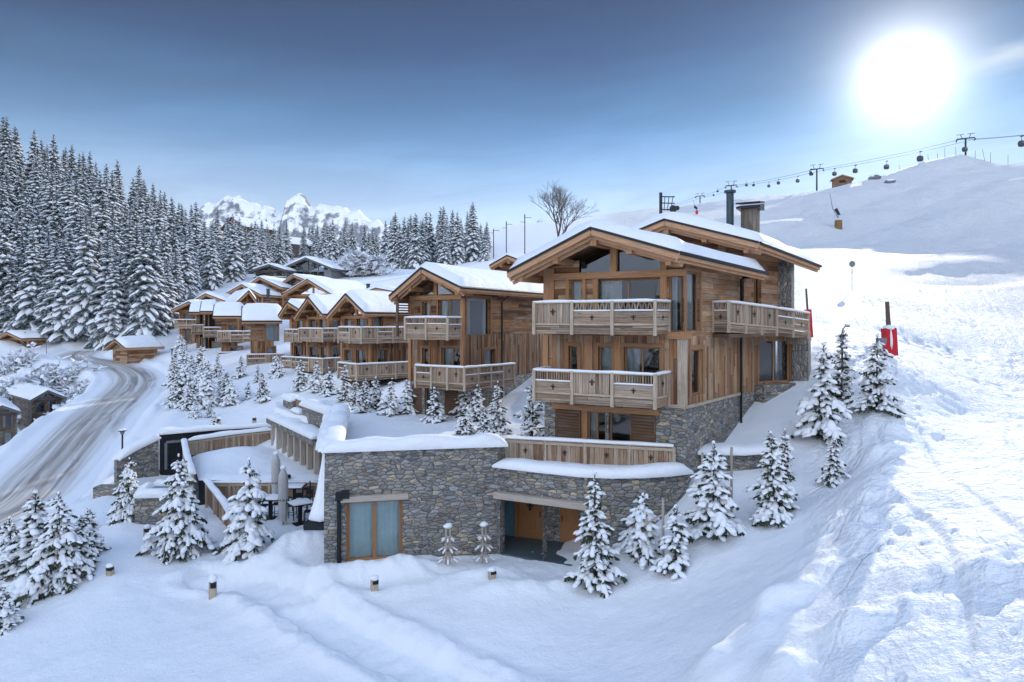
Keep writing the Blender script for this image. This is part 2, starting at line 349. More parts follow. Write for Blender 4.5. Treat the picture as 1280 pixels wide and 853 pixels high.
# ---------------------------------------------------------------- terrain
CT = []   # lower ground control points (X, Y, z)
def c3(px, py, Y): CT.append((rx(px) * Y, Y, zat(py, Y)))
def cz(px, Y, z): CT.append((rx(px) * Y, Y, z))
for a in [(0,853,22),(320,853,20.5),(640,853,19.5),(830,853,17),(960,853,14.5),(1100,853,12.5),(1280,853,11),(0,760,27),(138,717,28.5),(266,745,27),
          (310,690,31),(468,737,25.5),(405,708,27),(510,700,27.4),(675,692,28.3),(560,702,27.3),(615,720,25.5),(745,732,24.8),(845,712,24),(800,692,25.6),
          (895,668,25.2),(968,648,25.2),(1045,606,26.5),(1030,547,30),(1095,512,31),(925,547,31.5),(870,606,27.6),(985,490,35),(1112,447,37),(1150,600,23.5),
          (1050,700,18.5),(1080,600,24.5),(950,780,16.5),(1280,700,14.5),(1280,600,22),(1200,520,33),(1280,480,42),(1200,440,52),(1110,400,56),(1280,400,75),
          (1065,365,75),(1250,350,120),(1000,330,125),(1100,312,190),(1280,300,232),(950,292,225),(900,275,270),
          (1280,200,380),(1200,197,372),(1150,207,365),(1100,222,350),(1050,231,345),(1000,240,335),(900,258,370),(780,272,420),(1280,226,332),(1280,266,272),(1150,268,272),(1000,272,275),
          (0,650,40),(60,590,46),(120,520,60),(165,480,78),(150,455,90),(100,443,100),(60,440,105),(155,447,95),(215,455,80),(250,490,66),(300,500,62),(330,482,64),
          (270,530,55),(180,540,50),(153,565,48),(100,650,36),(150,657,34),(225,690,31),(60,735,28.5),(40,540,62),(10,555,56),(50,460,88),(0,470,90),(110,600,42),
          (0,425,105),(100,415,106),(200,413,110),(290,350,150),(420,337,170),(385,352,150),(450,345,160),(545,332,210),(330,347,150),(300,318,260),(400,322,250),(480,322,245),(620,318,200),
          (225,432,105)]: c3(*a)
for a in [(1020,50,9.3),(-60,180,52),(0,180,46),(60,183,41),(130,188,37),(250,205,28.5),(0,255,62),(130,262,48),(280,255,38),(-200,110,6),(-250,185,45),(-250,260,62),(-200,26,-2.4),(-250,48,-3.5),(-200,80,-1),(-250,100,3),
          (330,36,0.0),(370,32.5,0.0),(300,41,0),(250,44.5,-1.0),(222,44,-1.7),(45,75,-3.2),(10,70,-4),(-40,75,-5),(212,45.5,-1.5),(390,38,0),(450,34,.3),(500,36,.6),(430,44,2.0),
          (640,46,6.4),(560,58,6.5),(520,75,7.5),(640,110,13.5),(760,90,13),(850,60,10.5),(700,200,30),(830,140,22),(420,90,7.0),(350,90,7.2),(440,120,12.5),(330,118,12),(260,125,12),
          (640,37,.8),(720,38,1.6),(820,42,7.5),(600,33,.1),(700,31,.0),(690,29.5,.1),(1500,20,6.2),(1700,12,5.5),(1500,45,9),(1500,110,19),(1500,200,38),(1500,380,112),(1500,330,90),
          (1280,520,95),(1000,520,62),(780,620,66),(640,420,66),(640,620,60),(500,420,55),(300,420,52),(130,420,60),(0,420,75),(1500,600,110),(-300,420,85),
          (0,900,60),(400,900,50),(800,900,60),(1280,900,80),(0,2500,20),(640,2500,20),(1280,2500,20)]: cz(*a)
for (X, Y, z) in [(0,8,0.4),(6,6,3.2),(12,4,5.0),(-8,8,-1.8),(-16,10,-2.6),(-40,10,-4),(0,-10,1),(14,-12,6.5),(-20,-12,-2.5),(0,-60,10),(60,-60,22),(-60,-60,6),(0,-250,70),(200,-200,80),(-200,-200,60),(90,0,22),(-90,0,-3),(250,0,60),(-250,0,20),
                  (0,-1500,200),(1500,0,200),(-1500,0,160)]: CT.append((X, Y, z))
def warp(X, Y):
    r = np.sqrt(X * X + Y * Y) + 1e-6; th = np.arctan2(X, Y)
    return th * 4.2, np.log(r + 3.0) * 2.6
class RBF:
    def __init__(s, P, wfn):
        P = np.array(P, float); s.w = wfn; s.x, s.y = wfn(P[:, 0], P[:, 1]); n = len(P)
        A = s.k(np.hypot(s.x[:, None] - s.x[None], s.y[:, None] - s.y[None])) 
        A += np.eye(n) * 0.004
        Q = np.stack([np.ones(n), s.x, s.y], 1)
        K = np.zeros((n + 3, n + 3)); K[:n, :n] = A; K[:n, n:] = Q; K[n:, :n] = Q.T
        s.c = np.linalg.solve(K, np.concatenate([P[:, 2], np.zeros(3)]))
    def k(s, r): return np.where(r > 1e-9, r * r * np.log(np.maximum(r, 1e-9)), 0) * 0.35 + r * -1.0
    def __call__(s, X, Y):
        X = np.atleast_1d(np.asarray(X, float)); Y = np.atleast_1d(np.asarray(Y, float)); x, y = s.w(X, Y); out = np.empty(X.shape)
        n = len(s.x)
        for i in range(0, X.size, 20000):
            d = s.k(np.hypot(x.ravel()[i:i + 20000, None] - s.x[None], y.ravel()[i:i + 20000, None] - s.y[None]))
            out.ravel()[i:i + 20000] = d @ s.c[:n] + s.c[n] + s.c[n + 1] * x.ravel()[i:i + 20000] + s.c[n + 2] * y.ravel()[i:i + 20000]
        return out
G0 = RBF(CT, warp)
# upper garden behind the stone annex
UP = [(-7,29,3.9),(0,30,3.9),(6,30,4.0),(-10,40,3.95),(-4,38,3.95),(2,36,4.1),(-16.6,48,3.8),(-12,48,3.8),(-18,56,3.8),(-22,62,4.0),(-22,70,4.4),(-14,60,4.2),(-30,78,4.6),(-34,90,5.6),(3,42,4.6),(6,36,4.6),(-4,48,4.5),(8,50,8),(0,60,7)]
U0 = RBF(UP, lambda X, Y: (X / 10.0, Y / 10.0))
UPOLY = [(-7.2,28.0),(-0.95,29.35),(-1.0,31.7),(3.9,30.5),(4.0,27.5),(6.9,28.2),(9,34),(9,60),(-12,70),(-24,72),(-21,60),(-16.9,48.2),(-10.2,40.2)]
def inpoly(X, Y, P):
    ins = np.zeros(X.shape, bool); n = len(P); dm = np.full(X.shape, 1e9)
    for i in range(n):
        x0, y0 = P[i]; x1, y1 = P[(i + 1) % n]
        c = ((y0 > Y) != (y1 > Y)) & (X < (x1 - x0) * (Y - y0) / (y1 - y0 + 1e-12) + x0); ins ^= c
        t = np.clip(((X - x0) * (x1 - x0) + (Y - y0) * (y1 - y0)) / ((x1 - x0) ** 2 + (y1 - y0) ** 2), 0, 1)
        dm = np.minimum(dm, np.hypot(X - x0 - t * (x1 - x0), Y - y0 - t * (y1 - y0)))
    return ins, dm
def pline(X, Y, P):
    """distance to a polyline and the interpolated third value"""
    dm = np.full(X.shape, 1e9); zz = np.zeros(X.shape)
    for (a, b) in zip(P[:-1], P[1:]):
        dx, dy = b[0] - a[0], b[1] - a[1]
        t = np.clip(((X - a[0]) * dx + (Y - a[1]) * dy) / (dx * dx + dy * dy), 0, 1)
        d = np.hypot(X - a[0] - t * dx, Y - a[1] - t * dy); m = d < dm
        dm = np.where(m, d, dm); zz = np.where(m, a[2] + t * (b[2] - a[2]), zz)
    return dm, zz
def smooth_line(P, n=8):
    P = [Vector(p) for p in P]; out = []
    for i in range(len(P) - 1):
        p0, p1, p2, p3 = P[max(i - 1, 0)], P[i], P[i + 1], P[min(i + 2, len(P) - 1)]
        for k in range(n):
            t = k / n; out.append(0.5 * ((2 * p1) + (p2 - p0) * t + (2 * p0 - 5 * p1 + 4 * p2 - p3) * t * t + (3 * p1 - p0 - 3 * p2 + p3) * t ** 3))
    out.append(P[-1]); return out
ROAD = smooth_line([(-34, 18, -3.2), (-33, 30, -2.3), (rx(-8) * 40, 40, -1.5), (rx(62) * 47, 47, -.2), (rx(120) * 59, 59, 1.5), (rx(163) * 74, 74, 2.6), (rx(166) * 83, 83, 3.3), (rx(140) * 91, 91, 4.1), (rx(95) * 97, 97, 4.7), (rx(108) * 104, 104, 5.3)], 10)
ROADL = [tuple(p) for p in ROAD]
ROADW = 3.5
PATH = [tuple(at(*p)) for p in [(255, 722, 28.6), (320, 726, 27.6), (360, 758, 25.4), (400, 790, 23.6), (470, 828, 21.4), (580, 862, 19.2), (700, 905, 17)]]
CROFT = [tuple(at(*p)) for p in [(560, 704, 27.2), (620, 702, 27.4), (690, 700, 27.2)]]
DRIFTS = [[tuple(at(*p)) for p in L] for L in ([(1000, 830, 14.2), (1060, 775, 15.2), (1120, 752, 15.0), (1180, 705, 15.6), (1230, 702, 14.8), (1290, 672, 15.2)], [(900, 800, 15.8), (960, 760, 17), (1010, 720, 18), (1060, 660, 20.5), (1085, 600, 24.3), (1110, 520, 30)])]
def ground(X, Y, fine=True):
    X = np.atleast_1d(np.asarray(X, float)); Y = np.atleast_1d(np.asarray(Y, float))
    z = G0(X, Y); r = np.hypot(X, Y); px = np.where(Y > 1, X / np.maximum(Y, 1) * F + 640, np.where(X > 0, 3000, -3000))
    dr, zr = pline(X, Y, ROADL)
    w = 1 - sstep(ROADW - .2, ROADW + 3.4, dr); z = z * (1 - w) + (zr - 0.10) * w
    z += 0.38 * np.exp(-((dr - ROADW - 0.7) / 0.55) ** 2) * (0.5 + vn(X * .45, Y * .45, 4)) * (r < 130)
    if fine:
        near = 1 - sstep(60, 130, r)
        z += near * (1 - w) * (0.30 * fbm(X * .22, Y * .22, 1, 3) + 0.075 * fbm(X * 1.3, Y * 1.3, 2, 4))
        # trodden piste on the right: tracks run along the slope
        pis = sstep(-.6, 1.2, (X - (6.0 + (Y - 12) * .42 + (Y > 30) * (Y - 30) * .12))) * (Y > 3) * (1 - sstep(85, 150, r))
        a, b = X * .42 + Y * .91, X * .91 - Y * .42
        warp_ = 1.6 * fbm(X * .12, Y * .12, 19, 2); bb = b + warp_ * 1.6
        pis_n = 0.22 * fbm(a * .2, bb * .75, 21, 3) + 0.13 * fbm(a * 1.6, bb * 2.2, 25, 3)
        trk = np.abs(((bb * .62 + .25 * vn(a * .07, bb * .3, 22)) % 1) - .5); pis_n -= .12 * np.exp(-(trk / .075) ** 2) * (vn(a * .11, np.floor(bb * .62), 23) > .45)
        pis_n -= .12 * sstep(.66, .80, vn(a * 1.9, b * 2.6, 28)) * (vn(X * .2, Y * .2, 29) > .42)
        z += pis * pis_n * (0.45 + .55 * sstep(.32, .62, vn(X * .16 + 3, Y * .16, 31))) * (1 + .5 * sstep(30, 60, r))
        for L, (h, wd) in zip(DRIFTS, ((.30, .8), (.24, .9))):
            d, _ = pline(X, Y, L); z += h * np.exp(-(d / wd) ** 2) * (0.2 + 2.2 * vn(X * 1.1, Y * 1.1, 33) ** 2) + .10 * np.exp(-(d / 1.8) ** 2) * fbm(X * 1.5, Y * 1.5, 35, 4)
        # far piste: broad wind-carved ribs across the hill
        hill = sstep(75, 170, r) * sstep(720, 900, px) * (1 - sstep(420, 560, r))
        q = -X * .58 + Y * .81; q2 = X * .81 + Y * .58
        z += hill * (11.0 * fbm(q2 * .006, q * .026, 41, 3) + 5.5 * fbm(q2 * .014, q * .07, 47, 3) + .35 * fbm(X * .1, Y * .2, 49, 2))
        mid = sstep(36, 60, r) * (1 - sstep(160, 260, r)) * sstep(860, 960, px)
        z += mid * (0.55 * fbm((X * .3 + Y * .95) * .03, (X * .95 - Y * .3) * .16, 51, 3) + .10 * fbm((X * .5 + Y * .85) * .08, (X * .85 - Y * .5) * 1.2, 53, 3))
        # cleared footpath and forecourt
        d, _ = pline(X, Y, PATH); e = .22 * (vn(X * 1.6, Y * 1.6, 61) - .5)
        z += -0.34 * (1 - sstep(.62, .84, d + e)) + 0.15 * np.exp(-((d - 1.25) / .32) ** 2) * (.5 + vn(X * 2, Y * 2, 63)) + (d < 1.3) * .16 * fbm(X * 3.2, Y * 3.2, 64, 3)
        d2, _ = pline(X, Y, CROFT); z += -0.12 * (1 - sstep(.9, 1.5, d2 + e)) + (d2 < 2.2) * .10 * fbm(X * 3, Y * 3, 66, 3)
        # shovelled heaps: in front of the curtained window, right of the entrance, beside the tables
        for (hx, hy, hw, hd, hh, an) in ((-5.1, 26.6, 2.6, .75, .62, .12), (-1.2, 25.6, 1.6, .5, .3, .1), (1.2, 24.8, 2.8, .6, .42, .15), (3.7, 25.9, 1.3, .7, .55, -.2), (-9.4, 30.4, 1.5, 1.1, .85, .1), (-6.2, 24.9, 3.4, .5, .25, .05), (-12.0, 29.0, 2.2, .5, .3, .2)):
            ca, sa = math.cos(an), math.sin(an); u = ((X - hx) * ca + (Y - hy) * sa) / hw; v = (-(X - hx) * sa + (Y - hy) * ca) / hd
            g = np.exp(-(np.abs(u) ** 3) - v * v); z += hh * g * (0.85 + .55 * fbm(X * 1.7, Y * 1.7, 71, 3))
    ins, dm = inpoly(X, Y, UPOLY)
    zu = U0(X, Y) + (0.22 * fbm(X * .35, Y * .35, 5, 3) if fine else 0)
    bl = np.where(ins, sstep(0, 0.12, dm), 0) ; far = np.where(ins, sstep(0, 6.0, dm), 0); bl = np.where(Y > 52, far, bl)
    return z * (1 - bl) + zu * bl
def gz(x, y): return float(ground([x], [y])[0])
def gp(px, Y, dz=0.0):
    x = rx(px) * Y; return Vector((x, Y, gz(x, Y) + dz))

def hit(px, py, y0, y1):
    Ys = np.linspace(y0, y1, 400); X = rx(px) * Ys; z = ground(X, Ys); zr = CZ - (py - HOR) / F * Ys
    k = np.where(z >= zr)[0]; i = k[0] if len(k) else int(np.argmin(np.abs(z - zr))); return Vector((X[i], Ys[i], z[i]))

def make_terrain():
    th = np.concatenate([np.linspace(-PI, -1.05, 60)[:-1], np.linspace(-1.05, -.68, 60)[:-1], np.linspace(-.68, .68, 620), np.linspace(.68, 1.05, 60)[1:], np.linspace(1.05, PI, 60)[1:-1]])
    rr = np.concatenate([np.linspace(2.5, 9, 10)[:-1], np.geomspace(9, 60, 300)[:-1], np.geomspace(60, 560, 190)[:-1], np.geomspace(560, 9000, 24)])
    T, Rr = np.meshgrid(th, rr); X = (np.sin(T) * Rr); Y = (np.cos(T) * Rr); Z = ground(X.ravel(), Y.ravel()).reshape(X.shape)
    nr, nt = X.shape; co = np.stack([X, Y, Z], -1).reshape(-1, 3)
    i = np.arange(nr - 1)[:, None]; j = np.arange(nt)[None]; j2 = (j + 1) % nt
    q = np.stack([i * nt + j, i * nt + j2, (i + 1) * nt + j2, (i + 1) * nt + j], -1).reshape(-1, 4)[:, ::-1]
    co = np.concatenate([co, [[0, 0, float(Z[0].mean())]]]); 
    me = bpy.data.meshes.new('snow_ground'); me.vertices.add(len(co)); me.vertices.foreach_set('co', co.astype(np.float32).ravel())
    nq = len(q); tri = np.stack([np.full(nt, len(co) - 1), j2[0], j[0]], -1)[:, ::-1]; tri = np.stack([np.arange(nt), np.full(nt, len(co) - 1), (np.arange(nt) + 1) % nt], -1)[:, ::-1]
    nt3 = len(tri); me.loops.add(nq * 4 + nt3 * 3); me.loops.foreach_set('vertex_index', np.concatenate([q.ravel(), tri.ravel()]).astype(np.int32))
    me.polygons.add(nq + nt3); ls = np.concatenate([np.arange(nq) * 4, nq * 4 + np.arange(nt3) * 3]).astype(np.int32)
    me.polygons.foreach_set('loop_start', ls); me.polygons.foreach_set('loop_total', np.concatenate([np.full(nq, 4), np.full(nt3, 3)]).astype(np.int32))
    me.polygons.foreach_set('use_smooth', [True] * (nq + nt3)); me.materials.append(M['ground']); me.update(calc_edges=True); me.validate()
    o = bpy.data.objects.new('snow_ground', me); COL.objects.link(o); tag(o, 'deep snow over the slopes, banks and pistes around the chalets', kind='structure'); return o
make_terrain()

def road_mat():
    k = NT('slushy_road'); u = k.sep(k.uv()); x, y = u[0], u[1]
    st = k.noise(k.comb(k.math('MULTIPLY', x, 2.4), k.math('MULTIPLY', y, .05)), 1.0, 4, .6, .6)
    st2 = k.noise(k.comb(k.math('MULTIPLY', x, .9), k.math('MULTIPLY', y, .09)), 1.0, 4, .65, 1.0)
    ax = k.math('ABSOLUTE', k.math('ADD', x, k.math('MULTIPLY', k.math('SUBTRACT', st2, .5), 1.4)))
    edge = k.ramp(k.math('DIVIDE', ax, 3.4), [(.40, 0.0), (.82, 1.0)])
    dirt = k.ramp(st, [(.25, (.20, .17, .145)), (.45, (.44, .40, .365)), (.66, (.70, .69, .68))])
    wet = k.mix(k.ramp(st2, [(.34, .6), (.5, 0.0)]), dirt, (.15, .12, .10))
    k.color(k.mix(edge, wet, (.84, .855, .88))); k.rough(.6); k.bump(st, .4, .05); return k.mat
def make_road():
    mb = MB(); n = 18; rows = []; L = 0; uvs = []
    for i, p in enumerate(ROAD):
        d = (ROAD[min(i + 1, len(ROAD) - 1)] - ROAD[max(i - 1, 0)]); d.z = 0; d.normalize(); s = Vector((d.y, -d.x, 0))
        if i: L += (p - ROAD[i - 1]).length
        row = []
        for k in range(n + 1):
            o = (k / n * 2 - 1) * (ROADW - .15); q = p + s * o
            row.append((q.x, q.y, p.z - 0.03 - 0.06 * (abs(o) / ROADW) ** 4 + 0.04 * float(vn(o * 1.7, L * .08, 3)))); uvs.append((o, L))
        rows.append(row)
    i0 = 0; nc = n + 1
    for r in rows: mb.v += r
    for i in range(len(rows) - 1):
        for j in range(n):
            q = (i * nc + j, i * nc + j + 1, (i + 1) * nc + j + 1, (i + 1) * nc + j); mb.f.append(q); mb.m.append(0); mb.sm.append(True); mb.uv += [uvs[k] for k in q]
    tag(mb.build('road', road_mat()), 'slushy brown access road curving up the valley between snow banks', kind='structure')
make_road()
def make_mountains():
    # far massif: ridge profile from measured skyline
    prof = [(180, 262), (235, 262), (262, 246), (276, 238), (300, 233), (315, 238), (328, 247), (336, 243), (350, 252), (356, 250), (359, 236), (368, 232), (380, 233), (389, 244), (396, 246), (404, 241), (418, 240), (432, 246), (440, 251), (448, 249), (460, 256), (475, 264), (500, 276), (530, 288), (570, 300), (620, 312), (680, 318)]
    Y0 = 4200.0; mb = MB(); rows = []; nx, ny = 420, 80
    pxs = np.linspace(160, 690, nx); yy = np.interp(pxs, [p[0] for p in prof], [p[1] for p in prof])
    X = (pxs - 640) / F * Y0; H = (HOR - yy) / F * Y0
    H = H + 45 * fbm(X * .016, X * 0, 81, 4)
    for j in range(ny):
        t = j / (ny - 1) * 1.25; Yj = Y0 - 1500 + 1500 * t
        up = np.clip(t, 0, 1); cliff = sstep(.74, 1.0, up)
        h = H * (0.10 + .52 * up ** 1.1 + .38 * cliff) if t <= 1 else H * (1 - (t - 1) * 1.5)
        h = h + 90 * fbm(X * .007, np.full(nx, Yj * .005), 87, 4) * up + (190 * np.abs(fbm(X * .0026, np.full(nx, Yj * .0012), 83, 5)) * 2.2 - 60) * up * (1 - cliff * .8) * (t <= 1)
        rows.append([(x * (1 + (Yj - Y0) / Y0 * .3), Yj, z - 40) for x, z in zip(X, h)])
    mb.grid(rows, 0, True); tag(mb.build('mountains', M['rock']), 'jagged rocky snow peaks far away above the forest', kind='structure')
    # nearer rocky knoll with dark scrub
    mb = MB(); rows = []; Y0 = 1500.0
    for j in range(24):
        t = j / 23; row = []
        for i in range(60):
            px = 600 + i * 3.2; e = math.exp(-((px - 676) / 24) ** 2) * 1.05 + .42 * math.exp(-((px - 726) / 60) ** 2)
            x = rx(px) * Y0; z = CZ + (400 - 292) / F * Y0 - 60 + e * 85 * math.sin(PI * min(1, .12 + t * .6)) + 16 * float(fbm(x * .03, t * 4, 91, 4))
            row.append((x, Y0 - 200 + 300 * t, z - (1 - t) * 60))
        rows.append(row)
    k = NT('scrubby_knoll'); p = k.geo().outputs['Position']; n1 = k.noise(p, .06, 6, .7)
    k.color(k.mix(k.ramp(n1, [(.42, 0.0), (.56, 1.0)]), (.05, .06, .075), (.8, .83, .88))); k.bump(n1, .6, 8)
    mb.grid(rows, 0, True); tag(mb.build('hills', k.mat), 'rocky wooded knoll rising behind the bare tree', kind='structure')
make_mountains()
# ---------------------------------------------------------------- building parts
def V3(*a): return Vector(a)
def wall(mb, p0, p1, z0, z1, ops=(), m=0, mr=None, reveal=.2):
    """vertical wall from p0 to p1 (outside on the right hand), openings (u0,u1,za,zb) in metres along it, with reveals"""
    p0 = Vector((p0[0], p0[1], 0)); p1 = Vector((p1[0], p1[1], 0)); d = p1 - p0; L = d.length; d.normalize(); inn = Vector((-d.y, d.x, 0))
    us = sorted({0, L, *[min(max(o[0], 0), L) for o in ops], *[min(max(o[1], 0), L) for o in ops]}); zs = sorted({z0, z1, *[min(max(o[2], z0), z1) for o in ops], *[min(max(o[3], z0), z1) for o in ops]})
    P = lambda u, z, k=0: p0 + d * u + inn * k + Vector((0, 0, z))
    for a, b in zip(us[:-1], us[1:]):
        for c, e in zip(zs[:-1], zs[1:]):
            um, zm = (a + b) / 2, (c + e) / 2
            if any(o[0] < um < o[1] and o[2] < zm < o[3] for o in ops): continue
            mb.face([P(a, c), P(b, c), P(b, e), P(a, e)], m, [(a + p0.x * 3, c), (b + p0.x * 3, c), (b + p0.x * 3, e), (a + p0.x * 3, e)])
    mr = m if mr is None else mr
    for (a, b, c, e) in ops:
        mb.face([P(a, c), P(a, e), P(a, e, reveal), P(a, c, reveal)], mr); mb.face([P(b, e), P(b, c), P(b, c, reveal), P(b, e, reveal)], mr)
        mb.face([P(a, e), P(b, e), P(b, e, reveal), P(a, e, reveal)], mr); mb.face([P(b, c), P(a, c), P(a, c, reveal), P(b, c, reveal)], mr)
def wframe(p0, p1):
    p0 = Vector((p0[0], p0[1], 0)); p1 = Vector((p1[0], p1[1], 0)); d = (p1 - p0).normalized(); return p0, d, Vector((-d.y, d.x, 0))
def window(root, p0, p1, u0, u1, z0, z1, panes=2, curt='sides', fm='frame', set_=.12, casing=.0, gm='glass', fw=.07):
    o, d, n = wframe(p0, p1); P = lambda u, z, k=0.0: o + d * u + n * k + Vector((0, 0, z)); Z = Vector((0, 0, 1))
    mb = MB(); k = set_ + .04
    for (a, b, c, e) in ((u0, u1, z0, z0 + fw), (u0, u1, z1 - fw, z1), (u0, u0 + fw, z0 + fw, z1 - fw), (u1 - fw, u1, z0 + fw, z1 - fw)):
        mb.obox(P((a + b) / 2, (c + e) / 2, k), d * (b - a) / 2, n * .04, Z * (e - c) / 2)
    w = (u1 - u0) / panes
    for i in range(1, panes): mb.obox(P(u0 + i * w, (z0 + z1) / 2, k), d * fw * .55, n * .038, Z * ((z1 - z0) / 2 - fw))
    if casing:
        c_ = casing
        for (a, b, c, e) in ((u0 - c_, u1 + c_, z1, z1 + c_), (u0 - c_, u0, z0, z1), (u1, u1 + c_, z0, z1)): mb.obox(P((a + b) / 2, (c + e) / 2, -.015), d * (b - a) / 2, n * .03, Z * (e - c) / 2)
    w_ = mb.build('window', M[fm], root)
    g = MB(); g.face([P(u0 + fw * .5, z0 + fw * .5, k), P(u1 - fw * .5, z0 + fw * .5, k), P(u1 - fw * .5, z1 - fw * .5, k), P(u0 + fw * .5, z1 - fw * .5, k)], 0); g.build('pane', M[gm], w_)
    if curt:
        spans = {'sides': [(u0, u0 + .28 * (u1 - u0)), (u1 - .16 * (u1 - u0), u1)], 'full': [(u0, u1)], 'left': [(u0, u0 + .38 * (u1 - u0))], 'right': [(u1 - .4 * (u1 - u0), u1)]}[curt]
        for a, b in spans:
            cb = MB(); N = max(6, int((b - a) * 14)); row0 = []; row1 = []
            for i in range(N + 1):
                u = a + (b - a) * i / N; kk = k + .16 + .06 * math.sin(i * 2.4) + .03 * math.sin(i * .9)
                row0.append(P(u, z0 + .03, kk)); row1.append(P(u, z1 - .03, kk))
            cb.grid([row0, row1], 0, True); cb.build('curtain', M['curtain'], w_)
    return w_
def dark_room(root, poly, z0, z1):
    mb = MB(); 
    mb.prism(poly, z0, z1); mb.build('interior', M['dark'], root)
def louver(root, p0, p1, u0, u1, z0, z1, k0=.05):
    o, d, n = wframe(p0, p1); mb = MB(); Z = Vector((0, 0, 1)); c = (u0 + u1) / 2
    N = max(4, int((z1 - z0) / .13))
    for i in range(N):
        z = z0 + (i + .5) * (z1 - z0) / N
        mb.obox(o + d * c + n * k0 + Z * z, d * ((u1 - u0) / 2 - .04), n * .035 + Z * .02, Z * (.40 * (z1 - z0) / N) - n * .012)
    for u in (u0 + .03, u1 - .03): mb.obox(o + d * u + n * k0 + Z * ((z0 + z1) / 2), d * .03, n * .05, Z * (z1 - z0) / 2)
    mb.face([o + d * u0 + n * (k0 + .1) + Z * z0, o + d * u1 + n * (k0 + .1) + Z * z0, o + d * u1 + n * (k0 + .1) + Z * z1, o + d * u0 + n * (k0 + .1) + Z * z1], 1)
    return mb.build('shutter', [M['beamd'], M['dark']], root)
def snow_roof(root, L, Rg, E, th=.42, lip=.10, n=14, name='roof_snow', seed=0, sag=1.0):
    """thick snow over a gable: L, Rg, E = (front, back) points of left eave, ridge, right eave"""
    cols = []; wl = (L[0] - Rg[0]).length; wr = (E[0] - Rg[0]).length
    nl, nr = max(5, int(n * wl / 4)), max(5, int(n * wr / 4)); prm = [('l', i / nl) for i in range(nl + 1)] + [('r', (i + 1) / nr) for i in range(nr)]
    dl = (Rg[1] - Rg[0]).length; nd = max(8, int(dl * 2.2)); top = []
    for j in range(nd + 1):
        v = j / nd; row = []
        for (sd, t) in prm:
            if sd == 'l': p = (L[0].lerp(L[1], v)).lerp(Rg[0].lerp(Rg[1], v), t); de = t * wl
            else: p = (Rg[0].lerp(Rg[1], v)).lerp(E[0].lerp(E[1], v), t); de = (1 - t) * wr
            dr = (wl * (1 - t) if sd == 'l' else wr * t); df = min(v, 1 - v) * dl; e = min(de, df)
            h = th * math.sqrt(max(0, 1 - (1 - min(1, e / (th * .8))) ** 2)); h *= .88 + .4 * float(vn(p.x * .5 + seed, p.y * .5, 3)) * sag
            h -= .10 * max(0, 1 - dr / .6) * (1 if th > .3 else .4)
            row.append(p + Vector((0, 0, h + .012)))
        top.append(row)
    mb = MB(); mb.grid(top, 0, True)
    # base skirt
    def base(j, i):
        v = j / nd; sd, t = prm[i]
        return ((L[0].lerp(L[1], v)).lerp(Rg[0].lerp(Rg[1], v), t) if sd == 'l' else (Rg[0].lerp(Rg[1], v)).lerp(E[0].lerp(E[1], v), t)) + Vector((0, 0, .006))
    m = len(prm) - 1
    return mb.build(name, M['snow'], root)
def gable_roof(root, L, Rg, E, th=.16, snow=.42, ov_soffit='soffit', heavy=True, seed=0, gutter=True, purl=True, wall_t=1.4):
    L = [Vector(p) for p in L]; Rg = [Vector(p) for p in Rg]; E = [Vector(p) for p in E]; dz = Vector((0, 0, -1))
    mb = MB()
    for a0, a1, b0, b1 in ((L[0], L[1], Rg[0], Rg[1]), (Rg[0], Rg[1], E[0], E[1])):
        mb.face([a0, b0, b1, a1], 1); 
        q = [a0 + dz * th, a1 + dz * th, b1 + dz * th, b0 + dz * th]
        sl = (b0 - a0).length; dl = (b1 - b0).length
        mb.face(q, 1 if not ov_soffit else 0, [(0, 0), (dl, 0), (dl, sl), (0, sl)])
        mb.face([a1, b1, b1 + dz * th, a1 + dz * th], 1)
    for a, sg in ((L, -1), (E, 1)):
        mb.face([a[0], a[0] + dz * th, a[1] + dz * th, a[1]], 1)
    back = (Rg[1] - Rg[0]).normalized()
    # rake boards: dark flashing over two stepped fascia boards
    for a, b in ((L[0], Rg[0]), (E[0], Rg[0])):
        mb.beam(a + dz * .03 - back * .03, b + dz * .03 - back * .03, .10, .10, 2)
        mb.beam(a + dz * .20, b + dz * .20, .06, .24, 3); mb.beam(a + dz * .37 + back * .20, b + dz * .37 + back * .20, .06, .17, 3)
        if heavy: mb.beam(a + dz * .50 + back * .46, b + dz * .50 + back * .46, .08, .15, 3)
    for a in (L, E):
        mb.beam(a[0] + dz * .16, a[1] + dz * .16, .07, .22, 3); mb.beam(a[0] + dz * .34 + (Rg[0] - a[0]).normalized() * .12, a[1] + dz * .34 + (Rg[1] - a[1]).normalized() * .12, .07, .16, 3)
    if purl:
        for a, fr in ((L, (.12, .55)), (E, (.14, .58))):
            for f in fr:
                p = a[0].lerp(Rg[0], f) + dz * (th + .36); mb.beam(p + back * .25, p + back * (wall_t + .4), .24, .26, 4)
        p = Rg[0] + dz * (th + .42); mb.beam(p + back * .22, p + back * (wall_t + .4), .26, .30, 4)
    r = mb.build('roof', [M['soffit'], M['beamd'], M['metal'], M['fascia'], M['beam']], root)
    if gutter:
        for a, sg in ((E, 1),):
            g = MB(); out = (a[0] - Rg[0]); out.z = 0; out.normalize()
            g.tube([a[0] + out * .07 + dz * .06, a[1] + out * .07 + dz * .06], .075, 8); g.build('gutter', M['metal'], r)
    snow_roof(r, L, Rg, E, snow, seed=seed)
    return r
